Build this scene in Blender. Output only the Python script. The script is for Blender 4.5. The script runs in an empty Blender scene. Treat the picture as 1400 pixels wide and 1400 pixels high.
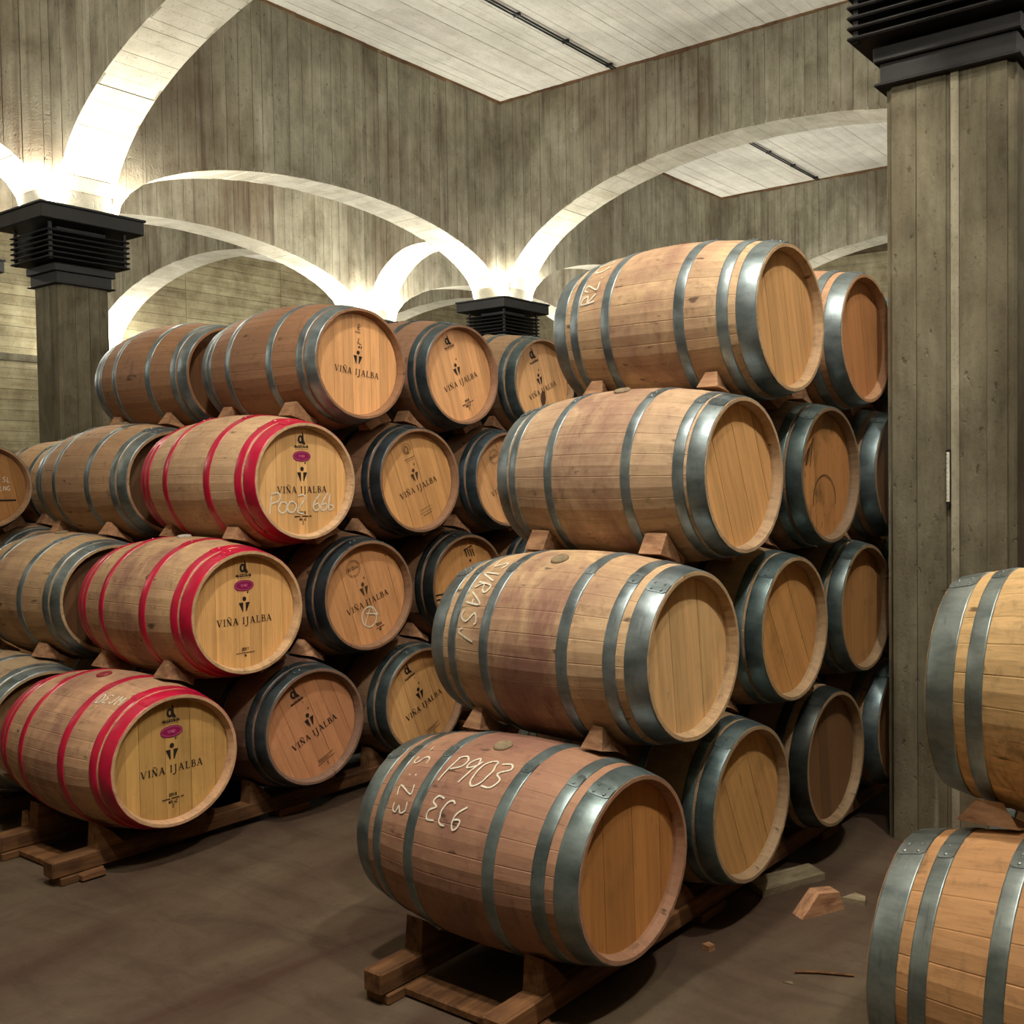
import bpy, math, random
from mathutils import Matrix, Vector
random.seed(7)
R = random.Random(11)
scene = bpy.context.scene
col = scene.collection

# ------------------------------------------------------------------ camera, world, exposure
CAM_H = 1.70
BETA, PITCH, ROLL = math.radians(33.615), math.radians(-1.816), math.radians(-0.599)
rt = Vector((math.cos(BETA), math.sin(BETA), 0)); fw = Vector((-math.sin(BETA), math.cos(BETA), 0)); zz = Vector((0, 0, 1))
F = fw * math.cos(PITCH) + zz * math.sin(PITCH); U = -fw * math.sin(PITCH) + zz * math.cos(PITCH)
RV = rt * math.cos(ROLL) + U * math.sin(ROLL); UP = -rt * math.sin(ROLL) + U * math.cos(ROLL)
cd = bpy.data.cameras.new('camera'); cam = bpy.data.objects.new('camera', cd); col.objects.link(cam)
M = Matrix((RV, UP, -F)).transposed().to_4x4(); M.translation = Vector((0, 0, CAM_H)); cam.matrix_world = M
cd.sensor_width = 36; cd.lens = 36 * 1385.9 / 1400; cd.shift_x = -0.16667; cd.clip_start = 0.05
scene.camera = cam
w = bpy.data.worlds.new('world'); scene.world = w; w.use_nodes = True
w.node_tree.nodes['Background'].inputs[0].default_value = (0.9, 0.95, 1, 1)
w.node_tree.nodes['Background'].inputs[1].default_value = 0.0
scene.view_settings.view_transform = 'Standard'; scene.view_settings.look = 'None'
scene.view_settings.gamma = 1; scene.view_settings.use_curve_mapping = False
scene.view_settings.exposure = 1.85
UPLIGHT_W = 17.0          # watts of one capital uplight (bare glow)
BEAM = 1.15               # its upward beam relative to the glow
FILL_W = 72.0         # base watts of the added fill lights, no fixtures of the cellar
UP_COL = (1.0, 0.955, 0.85); FILL_COL = (1.0, 0.93, 0.80)
scene.cycles.max_bounces = 10; scene.cycles.diffuse_bounces = 7; scene.cycles.glossy_bounces = 4
scene.cycles.sample_clamp_indirect = 6; scene.cycles.caustics_reflective = False; scene.cycles.caustics_refractive = False

# ------------------------------------------------------------------ fitted layout (metres)
X1, X2, XR, XA, XW, XE = -9.802, -12.60, -1.617, 1.17, -20.65, 9.35      # pier lines across, walls
Y0, Y1, Y2, Y3, YN, YF = -0.951, 4.691, 10.333, 15.975, -6.6, 21.6       # pier lines along, walls
TB = 0.248                                                            # half thickness of the beams
ZS = 2.449 + CAM_H                                                    # top of the capital slabs
ZC = 5.068 + CAM_H                                                    # ceiling of the coffers
SPR = 0.30                                                            # springing distance from pier centre

# ------------------------------------------------------------------ helpers
def lin(c):
    return tuple(((v / 255) / 12.92 if v / 255 <= 0.04045 else (((v / 255) + 0.055) / 1.055) ** 2.4) for v in c)
def rgba(c): return (*lin(c), 1)
def mesh(name, verts, faces, m=None, smooth=False):
    me = bpy.data.meshes.new(name); me.from_pydata([tuple(v) for v in verts], [], faces); me.update()
    if m is not None: me.materials.append(m)
    if smooth:
        for p in me.polygons: p.use_smooth = True
    return me
def obj(name, me, parent=None, loc=None, rot=None, color=None):
    o = bpy.data.objects.new(name, me); col.objects.link(o)
    if parent is not None: o.parent = parent
    if loc is not None: o.location = loc
    if rot is not None: o.rotation_euler = rot
    if color is not None: o.color = color
    return o
def tag(o, label=None, cat=None, group=None, kind=None):
    if label: o['label'] = label
    if cat: o['category'] = cat
    if group: o['group'] = group
    if kind: o['kind'] = kind
    return o
def thing(name, label, cat, loc=(0, 0, 0), rz=0, group=None, kind=None):
    o = obj(name, None, loc=loc, rot=(0, 0, rz)); o.empty_display_size = 0.1
    return tag(o, label, cat, group, kind)
BOXF = [(0, 3, 2, 1), (4, 5, 6, 7), (0, 1, 5, 4), (1, 2, 6, 5), (2, 3, 7, 6), (3, 0, 4, 7)]
def boxv(x0, x1, y0, y1, z0, z1):
    return [(x0, y0, z0), (x1, y0, z0), (x1, y1, z0), (x0, y1, z0), (x0, y0, z1), (x1, y0, z1), (x1, y1, z1), (x0, y1, z1)]
class MB:
    def __init__(s): s.v = []; s.f = []
    def add(s, v, f):
        n = len(s.v); s.v += [tuple(a) for a in v]; s.f += [tuple(i + n for i in a) for a in f]
    def box(s, *a): s.add(boxv(*a), BOXF)
    def bevbox(s, x0, x1, y0, y1, z0, z1, b=.006):
        # box with chamfered vertical and horizontal edges (24 verts)
        v = []; f = []
        xs, ys, zs = (x0, x1), (y0, y1), (z0, z1)
        idx = {}
        for i in range(2):
            for j in range(2):
                for k in range(2):
                    sx, sy, sz = (1 - 2 * i), (1 - 2 * j), (1 - 2 * k)
                    p = (xs[i], ys[j], zs[k])
                    for ax in range(3):
                        q = [p[0] + sx * b, p[1] + sy * b, p[2] + sz * b]; q[ax] = p[ax]
                        idx[(i, j, k, ax)] = len(v); v.append(tuple(q))
        for s_ in range(2):
            a = [(s_, 0, 0), (s_, 1, 0), (s_, 1, 1), (s_, 0, 1)]
            f.append([idx[(*t, 0)] for t in a]); 
            f.append([idx[(t[1], t[0], t[2], 1)] for t in a]); f.append([idx[(t[1], t[2], t[0], 2)] for t in a])
        for i in range(2):
            for j in range(2):
                f.append([idx[(i, j, 0, 0)], idx[(i, j, 1, 0)], idx[(i, j, 1, 1)], idx[(i, j, 0, 1)]])
                f.append([idx[(i, 0, j, 0)], idx[(i, 1, j, 0)], idx[(i, 1, j, 2)], idx[(i, 0, j, 2)]])
                f.append([idx[(0, i, j, 1)], idx[(1, i, j, 1)], idx[(1, i, j, 2)], idx[(0, i, j, 2)]])
                for k in range(2): f.append([idx[(i, j, k, a)] for a in range(3)])
        s.add(v, f)
    def prism(s, poly, ax, a0, a1):
        # polygon extruded along axis ax (0,1,2); poly gives the other two coordinates in order
        def p3(p, a):
            q = [p[0], p[1]]; q.insert(ax, a); return tuple(q)
        n = len(poly); v = [p3(p, a0) for p in poly] + [p3(p, a1) for p in poly]
        f = [tuple(range(n))[::-1], tuple(range(n, 2 * n))] + [(i, (i + 1) % n, n + (i + 1) % n, n + i) for i in range(n)]
        s.add(v, f)
    def tube(s, pts, r, n=6):
        rings = []
        for i, p in enumerate(pts):
            p = Vector(p); d = (Vector(pts[min(i + 1, len(pts) - 1)]) - Vector(pts[max(i - 1, 0)])).normalized()
            a = d.cross(Vector((0.3, 0.2, 1))).normalized(); b = d.cross(a)
            rings.append([p + (a * math.cos(2 * math.pi * k / n) + b * math.sin(2 * math.pi * k / n)) * r for k in range(n)])
        v = [q for r_ in rings for q in r_]; f = [tuple(range(n))[::-1], tuple(range(len(v) - n, len(v)))]
        for i in range(len(rings) - 1):
            for k in range(n): f.append((i * n + k, i * n + (k + 1) % n, (i + 1) * n + (k + 1) % n, (i + 1) * n + k))
        s.add(v, f)
    def mesh(s, name, m, smooth=False):
        me = mesh(name, s.v, s.f, m, smooth)
        return me

# ------------------------------------------------------------------ procedural materials
def nt(name):
    m = bpy.data.materials.new(name); m.use_nodes = True; t = m.node_tree
    b = t.nodes['Principled BSDF']
    return m, t, b
def N(t, kind, **kw):
    n = t.nodes.new(kind)
    for k, v in kw.items():
        if k.startswith('i_'): n.inputs[k[2:].replace('_', ' ')].default_value = v
        else: setattr(n, k, v)
    return n
def mixc(t, fac, a, b, mode='MIX'):
    n = t.nodes.new('ShaderNodeMix'); n.data_type = 'RGBA'; n.blend_type = mode
    for k, v in ((0, fac), (6, a), (7, b)):
        if hasattr(v, 'is_linked') or hasattr(v, 'links'): t.links.new(v, n.inputs[k])
        else: n.inputs[k].default_value = v
    return n.outputs[2]
def mth(t, op, a, b=None, c=None):
    n = t.nodes.new('ShaderNodeMath'); n.operation = op
    for k, v in enumerate((a, b, c)):
        if v is None: continue
        if hasattr(v, 'links'): t.links.new(v, n.inputs[k])
        else: n.inputs[k].default_value = v
    return n.outputs[0]
def ramp(t, src, stops):
    n = t.nodes.new('ShaderNodeValToRGB'); e = n.color_ramp.elements
    while len(e) < len(stops): e.new(0.5)
    for k, (p, c) in enumerate(stops): e[k].position = p; e[k].color = c if len(c) == 4 else (*c, 1)
    t.links.new(src, n.inputs[0]); return n.outputs[0]
def step(t, src, a, b):
    n = t.nodes.new('ShaderNodeMapRange'); n.clamp = True; t.links.new(src, n.inputs[0])
    n.inputs[1].default_value = a; n.inputs[2].default_value = b; n.inputs[3].default_value = 0; n.inputs[4].default_value = 1
    return n.outputs[0]
def noise(t, vec, scale, detail=4, rough=.55, dist=0):
    n = N(t, 'ShaderNodeTexNoise'); n.inputs['Scale'].default_value = scale; n.inputs['Detail'].default_value = detail
    n.inputs['Roughness'].default_value = rough; n.inputs['Distortion'].default_value = dist
    t.links.new(vec, n.inputs['Vector']); return n.outputs['Fac']
def mapv(t, vec, scale, off=None):
    n = N(t, 'ShaderNodeMapping'); n.inputs['Scale'].default_value = scale; t.links.new(vec, n.inputs['Vector'])
    if off is not None: t.links.new(off, n.inputs['Location'])
    return n.outputs['Vector']
def bump(t, h, strength, dist, b):
    n = N(t, 'ShaderNodeBump'); n.inputs['Strength'].default_value = strength; n.inputs['Distance'].default_value = dist
    t.links.new(h, n.inputs['Height']); t.links.new(n.outputs['Normal'], b.inputs['Normal'])
def rndoff(t, oi):
    n = N(t, 'ShaderNodeCombineXYZ')
    a = mth(t, 'MULTIPLY', oi.outputs['Random'], 37.0)
    for k in range(3): t.links.new(a, n.inputs[k])
    return n.outputs[0]
G = (0, 0, 0, 1)
def concrete(name, base, dark, grain, stain=.5, vari=.3, rough=.88, bstr=.5, pits=.5):
    m, t, b = nt(name)
    tc = N(t, 'ShaderNodeTexCoord'); oi = N(t, 'ShaderNodeObjectInfo'); off = rndoff(t, oi); P = tc.outputs['Object']
    g1 = noise(t, mapv(t, P, grain, off), 1.0, 6, .68)                       # board grain imprint
    mo = noise(t, mapv(t, P, (3.2, 3.2, 2.2)), 1.0, 7, .68, .3)               # mottling
    cl = noise(t, mapv(t, P, (1.0, 1.0, .45)), .8, 4, .6); sp = noise(t, P, 60, 3, .55); pt = noise(t, mapv(t, P, (26, 26, 15)), 1, 3, .6)
    dr = noise(t, mapv(t, P, tuple(q * (1.6 if q > 2 else .5) for q in grain)), 1.0, 3, .6)   # drips
    k = mth(t, 'ADD', mth(t, 'MULTIPLY', g1, .45), mth(t, 'MULTIPLY', mo, .55))
    c = mixc(t, step(t, k, .36, .64), rgba(dark), rgba(base))
    c = mixc(t, mth(t, 'MULTIPLY', step(t, cl, .46, .68), stain), c, rgba((88, 68, 48)))
    c = mixc(t, mth(t, 'MULTIPLY', mth(t, 'MULTIPLY', step(t, dr, .56, .70), step(t, cl, .40, .60)), min(.8, stain * 1.2)), c, rgba((70, 52, 38)))
    c = mixc(t, mth(t, 'MULTIPLY', step(t, dr, .34, .26), .45 * stain), c, rgba((206, 202, 186)))
    c = mixc(t, mth(t, 'MULTIPLY', step(t, sp, .60, .72), .35), c, rgba((58, 52, 42)))
    c = mixc(t, mth(t, 'MULTIPLY', step(t, pt, .66, .72), pits), c, rgba((46, 40, 32)))
    var = mth(t, 'MULTIPLY_ADD', oi.outputs['Random'], vari, 1 - vari * .5)
    gn = N(t, 'ShaderNodeCombineColor'); [t.links.new(var, gn.inputs[q]) for q in range(3)]
    c = mixc(t, 1.0, c, gn.outputs[0], 'MULTIPLY')
    t.links.new(c, b.inputs['Base Color']); b.inputs['Roughness'].default_value = rough
    b.inputs['Specular IOR Level'].default_value = .2
    h = mth(t, 'SUBTRACT', mth(t, 'ADD', mth(t, 'MULTIPLY', g1, .6), mth(t, 'MULTIPLY', sp, .3)), mth(t, 'MULTIPLY', step(t, pt, .62, .72), .5)); bump(t, h, bstr, .014, b)
    return m
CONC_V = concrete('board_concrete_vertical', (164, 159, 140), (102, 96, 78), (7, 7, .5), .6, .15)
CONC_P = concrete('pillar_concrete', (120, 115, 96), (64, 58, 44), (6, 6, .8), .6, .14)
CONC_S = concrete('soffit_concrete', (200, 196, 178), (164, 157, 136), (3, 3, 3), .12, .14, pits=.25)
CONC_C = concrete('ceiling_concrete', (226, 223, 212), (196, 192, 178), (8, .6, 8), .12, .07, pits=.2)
CONC_W = concrete('wall_concrete', (176, 168, 136), (118, 108, 82), (.7, .7, 8), .45, .16)
CONC_T = concrete('rust_stained_mortar', (132, 104, 74), (84, 60, 40), (5, 5, 5), .5, .1)
CONC_G = concrete('joint_concrete', (118, 106, 84), (70, 60, 46), (6, 6, 3), .5, .1)

def floor_mat():
    m, t, b = nt('floor_concrete')
    tc = N(t, 'ShaderNodeTexCoord'); p = tc.outputs['Object']
    a = noise(t, mapv(t, p, (1.1, .35, 1)), 1.6, 6, .62, .6); d = noise(t, mapv(t, p, (.5, 1.8, 1)), 3.2, 6, .65, .8); s = noise(t, p, 26, 5, .6)
    c = mixc(t, step(t, a, .36, .66), rgba((64, 45, 36)), rgba((90, 78, 62)))
    c = mixc(t, mth(t, 'MULTIPLY', step(t, d, .48, .72), .65), c, rgba((54, 38, 30)))
    c = mixc(t, mth(t, 'MULTIPLY', step(t, s, .56, .72), .4), c, rgba((58, 42, 34)))
    t.links.new(c, b.inputs['Base Color']); t.links.new(mth(t, 'MULTIPLY_ADD', d, .35, .48), b.inputs['Roughness'])
    b.inputs['Specular IOR Level'].default_value = .3
    bump(t, mth(t, 'ADD', mth(t, 'MULTIPLY', d, .6), mth(t, 'MULTIPLY', s, .25)), .4, .02, b)
    return m
FLOOR = floor_mat()

def stave_mat():
    m, t, b = nt('oak_stave')
    tc = N(t, 'ShaderNodeTexCoord'); oi = N(t, 'ShaderNodeObjectInfo'); geo = N(t, 'ShaderNodeNewGeometry'); off = rndoff(t, oi)
    p = tc.outputs['Object']
    g1 = noise(t, mapv(t, p, (2.2, 34, 34), off), 1, 5, .6); g2 = noise(t, mapv(t, p, (5, 120, 120), off), 1, 3, .6)
    kn = noise(t, mapv(t, p, (9, 22, 22), off), 1, 2, .5)
    st = noise(t, mapv(t, geo.outputs['Position'], (5.0, 4.0, 2.6)), 1, 5, .65, .6)
    fi = noise(t, mapv(t, geo.outputs['Position'], (22, 22, 22)), 1, 4, .6)
    var = mth(t, 'MULTIPLY_ADD', oi.outputs['Random'], .17, .90)
    gn = N(t, 'ShaderNodeCombineColor'); [t.links.new(var, gn.inputs[k]) for k in range(3)]
    c = mixc(t, 1.0, oi.outputs['Color'], gn.outputs[0], 'MULTIPLY')
    c = mixc(t, mth(t, 'MULTIPLY', step(t, g1, .40, .66), .22), c, rgba((112, 80, 50)))
    c = mixc(t, mth(t, 'MULTIPLY', step(t, g2, .52, .72), .22), c, rgba((70, 46, 30)))
    sep = N(t, 'ShaderNodeSeparateXYZ'); t.links.new(p, sep.inputs[0])
    bil = mth(t, 'SUBTRACT', 1.0, step(t, mth(t, 'ABSOLUTE', sep.outputs[0]), .10, .44))
    sf = mth(t, 'MULTIPLY', mth(t, 'MULTIPLY', step(t, st, .36, .62), bil), oi.outputs['Alpha'])
    c = mixc(t, sf, c, rgba((128, 90, 80)))
    bl = noise(t, mapv(t, geo.outputs['Position'], (11, 9, 5)), 1, 5, .7, .5)
    c = mixc(t, mth(t, 'MULTIPLY', step(t, bl, .58, .72), .5), c, rgba((72, 52, 40)))
    c = mixc(t, mth(t, 'MULTIPLY', step(t, kn, .68, .74), .75), c, rgba((44, 28, 18)))
    c = mixc(t, mth(t, 'MULTIPLY', step(t, fi, .56, .74), .35), c, rgba((74, 56, 42)))
    t.links.new(c, b.inputs['Base Color']); b.inputs['Roughness'].default_value = .62; b.inputs['Specular IOR Level'].default_value = .3
    bump(t, mth(t, 'ADD', g1, mth(t, 'MULTIPLY', fi, .4)), .25, .006, b)
    return m
STAVE = stave_mat()

def head_mat():
    m, t, b = nt('oak_head')
    tc = N(t, 'ShaderNodeTexCoord'); oi = N(t, 'ShaderNodeObjectInfo'); geo = N(t, 'ShaderNodeNewGeometry'); off = rndoff(t, oi)
    p = tc.outputs['Object']
    g1 = noise(t, mapv(t, p, (20, 34, 1.8), off), 1, 5, .6); g2 = noise(t, mapv(t, p, (60, 140, 6), off), 1, 3, .6)
    st = noise(t, mapv(t, geo.outputs['Position'], (6, 6, 4)), 1, 4, .65, .4); sp = noise(t, mapv(t, p, (30, 60, 16), off), 1, 2, .5)
    var = mth(t, 'MULTIPLY_ADD', oi.outputs['Random'], .22, .88)
    gn = N(t, 'ShaderNodeCombineColor'); [t.links.new(var, gn.inputs[k]) for k in range(3)]
    c = mixc(t, 1.0, oi.outputs['Color'], gn.outputs[0], 'MULTIPLY')
    c = mixc(t, mth(t, 'MULTIPLY', step(t, g1, .42, .66), .28), c, rgba((128, 84, 40)))
    c = mixc(t, mth(t, 'MULTIPLY', step(t, g2, .54, .74), .2), c, rgba((96, 62, 32)))
    c = mixc(t, mth(t, 'MULTIPLY', mth(t, 'MULTIPLY', step(t, st, .52, .70), .75), oi.outputs['Alpha']), c, rgba((96, 70, 34)))
    c = mixc(t, mth(t, 'MULTIPLY', step(t, sp, .70, .76), mth(t, 'MULTIPLY', oi.outputs['Alpha'], .8)), c, rgba((36, 24, 16)))
    t.links.new(c, b.inputs['Base Color']); b.inputs['Roughness'].default_value = .55; b.inputs['Specular IOR Level'].default_value = .3
    bump(t, g1, .15, .004, b)
    return m
HEAD = head_mat()

def steel_mat():
    m, t, b = nt('galvanised_steel')
    tc = N(t, 'ShaderNodeTexCoord'); oi = N(t, 'ShaderNodeObjectInfo'); p = tc.outputs['Object']; off = rndoff(t, oi)
    a = noise(t, mapv(t, p, (4, 9, 9), off), 1, 5, .65); s = noise(t, mapv(t, p, (90, 14, 14), off), 1, 3, .6)
    c = mixc(t, 1.0, mixc(t, step(t, a, .34, .66), rgba((96, 108, 112)), rgba((148, 160, 164))), oi.outputs['Color'], 'MULTIPLY')
    c = mixc(t, mth(t, 'MULTIPLY', step(t, s, .58, .74), .35), c, rgba((62, 62, 60)))
    t.links.new(c, b.inputs['Base Color']); b.inputs['Metallic'].default_value = .72
    t.links.new(mth(t, 'MULTIPLY_ADD', a, .35, .22), b.inputs['Roughness'])
    bump(t, mth(t, 'ADD', a, mth(t, 'MULTIPLY', s, .3)), .12, .004, b)
    return m
STEEL = steel_mat()
def simple(name, c, rough=.6, metal=0, nz=.25, sc=20, alpha=None, spec=.4):
    m, t, b = nt(name)
    tc = N(t, 'ShaderNodeTexCoord'); a = noise(t, tc.outputs['Object'], sc, 4, .6)
    cc = mixc(t, step(t, a, .3, .7), rgba(tuple(v * (1 - nz) for v in c)), rgba(c))
    t.links.new(cc, b.inputs['Base Color']); b.inputs['Roughness'].default_value = rough; b.inputs['Metallic'].default_value = metal
    b.inputs['Specular IOR Level'].default_value = spec
    return m
RED = simple('red_hoop_paint', (196, 22, 62), .28, 0, .22, 9, spec=.6)
BLACK = simple('black_iron', (33, 32, 32), .5, .3, .35, 8)
def timber(name, c, d, grain):
    m, t, b = nt(name)
    tc = N(t, 'ShaderNodeTexCoord'); oi = N(t, 'ShaderNodeObjectInfo'); off = rndoff(t, oi)
    g = noise(t, mapv(t, tc.outputs['Object'], grain, off), 1, 6, .65); s = noise(t, mapv(t, tc.outputs['Object'], (9, 9, 9), off), 1, 4, .6)
    var = mth(t, 'MULTIPLY_ADD', oi.outputs['Random'], .5, .75)
    gn = N(t, 'ShaderNodeCombineColor'); [t.links.new(var, gn.inputs[k]) for k in range(3)]
    cc = mixc(t, step(t, g, .34, .66), rgba(d), rgba(c)); cc = mixc(t, mth(t, 'MULTIPLY', step(t, s, .52, .72), .5), cc, rgba(tuple(v * .6 for v in d)))
    cc = mixc(t, 1.0, cc, gn.outputs[0], 'MULTIPLY')
    t.links.new(cc, b.inputs['Base Color']); b.inputs['Roughness'].default_value = .75; b.inputs['Specular IOR Level'].default_value = .2
    bump(t, g, .3, .006, b); return m
WEDGE = timber('wedge_timber', (178, 138, 104), (128, 90, 66), (10, 40, 40))
RAIL = timber('rack_timber', (122, 86, 54), (76, 50, 32), (30, 3, 30))
PRINT = simple('black_print', (38, 26, 18), .7, 0, .3, 60)
FAINT = simple('faint_brown_print', (84, 56, 32), .7, 0, .3, 60)
CHALK = simple('white_chalk', (232, 226, 206), .9, 0, .18, 90)
PLUM = simple('plum_sticker', (142, 22, 78), .45, 0, .15, 30)
PALE = simple('pale_sticker_print', (206, 120, 160), .5, 0, .1, 30)
BUNG = simple('bung_silicone', (150, 132, 104), .6)
BUNGW = simple('white_bung', (196, 188, 176), .5); BUNGR = simple('red_bung', (150, 44, 52), .5)
WHITE = simple('enamel_white', (206, 204, 190), .4, 0, .1); RUST = simple('rust_strip', (112, 68, 44), .8, 0, .45, 12)
PALEWOOD = timber('pale_offcut', (134, 124, 102), (98, 86, 66), (12, 30, 30))
GLASS_E = bpy.data.materials.new('lamp_lens'); GLASS_E.use_nodes = True
_b = GLASS_E.node_tree.nodes['Principled BSDF']; _b.inputs['Emission Color'].default_value = (*UP_COL, 1); _b.inputs['Emission Strength'].default_value = 8

# ------------------------------------------------------------------ the shell
def slab(name, x0, x1, y0, y1, z0, z1, m, label):
    mb = MB(); mb.box(x0, x1, y0, y1, z0, z1)
    return tag(obj(name, mb.mesh(name, m)), label, kind='structure')
slab('floor', XW - .4, XE + .4, YN - .4, YF + .4, -.3, 0, FLOOR, 'stained brown concrete cellar floor')
wall_back = slab('wall_back', XW - .4, XW - .012, YN - .4, YF + .4, 0, ZC + .3, CONC_G, 'board-marked concrete wall behind the far arches')
slab('wall_right', XE, XE + .4, YN - .4, YF + .4, 0, ZC + .3, CONC_W, 'concrete wall at the right side of the cellar')
slab('wall_near', XW, XE, YN - .4, YN, 0, ZC + .3, CONC_W, 'concrete wall behind the viewer')
slab('wall_far', XW, XE, YF, YF + .4, 0, ZC + .3, CONC_W, 'concrete wall at the far end of the cellar')
ceiling = slab('ceiling', XW - .4, XE + .4, YN - .4, YF + .4, ZC + .012, ZC + .4, CONC_G, 'pale board-marked concrete ceiling above the coffers')
# ceiling boards of the two coffers in view
def ceil_boards(x0, x1, y0, y1, wdt):
    x = x0
    while x < x1 - .03:
        ww = min(wdt * R.uniform(.85, 1.15), x1 - x); d = R.uniform(0, .006); cut = R.uniform(.25, .75)
        yc = y0 + (y1 - y0) * cut
        for a, b in ((y0, yc - .003), (yc + .003, y1)):
            dd = d + R.uniform(0, .002)
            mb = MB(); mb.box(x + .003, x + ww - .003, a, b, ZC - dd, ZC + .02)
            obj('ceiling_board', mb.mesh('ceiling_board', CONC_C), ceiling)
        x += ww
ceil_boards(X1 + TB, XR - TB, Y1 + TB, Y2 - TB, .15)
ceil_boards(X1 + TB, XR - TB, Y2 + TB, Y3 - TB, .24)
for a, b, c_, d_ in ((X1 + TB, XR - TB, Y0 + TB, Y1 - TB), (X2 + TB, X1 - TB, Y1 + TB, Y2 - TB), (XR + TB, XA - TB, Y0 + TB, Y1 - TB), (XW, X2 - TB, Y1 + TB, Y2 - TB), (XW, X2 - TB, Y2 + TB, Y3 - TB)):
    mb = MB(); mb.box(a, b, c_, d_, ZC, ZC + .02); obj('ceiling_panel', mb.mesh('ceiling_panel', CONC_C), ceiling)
# horizontally boarded back wall
for j in range(8):
    ya = 5.33 + 2.28 * (j - 1)
    z = .03
    k = 0
    while z < ZC - .05:
        h = .193; pr = R.uniform(0, .010) + (.004 if (k // 3) % 2 else 0)
        mb = MB(); mb.box(XW - .02, XW + pr, ya + .004, ya + 2.276, z + .003, min(z + h, ZC) - (.007 if k % 3 == 2 else .003))
        obj('wall_board', mb.mesh('wall_board', CONC_W), wall_back)
        z += h; k += 1
mb = MB(); mb.box(XW - .02, XW + .10, YN, YF, 4.02, 4.15); obj('wall_ledge', mb.mesh('wall_ledge', CONC_P), wall_back)

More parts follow.
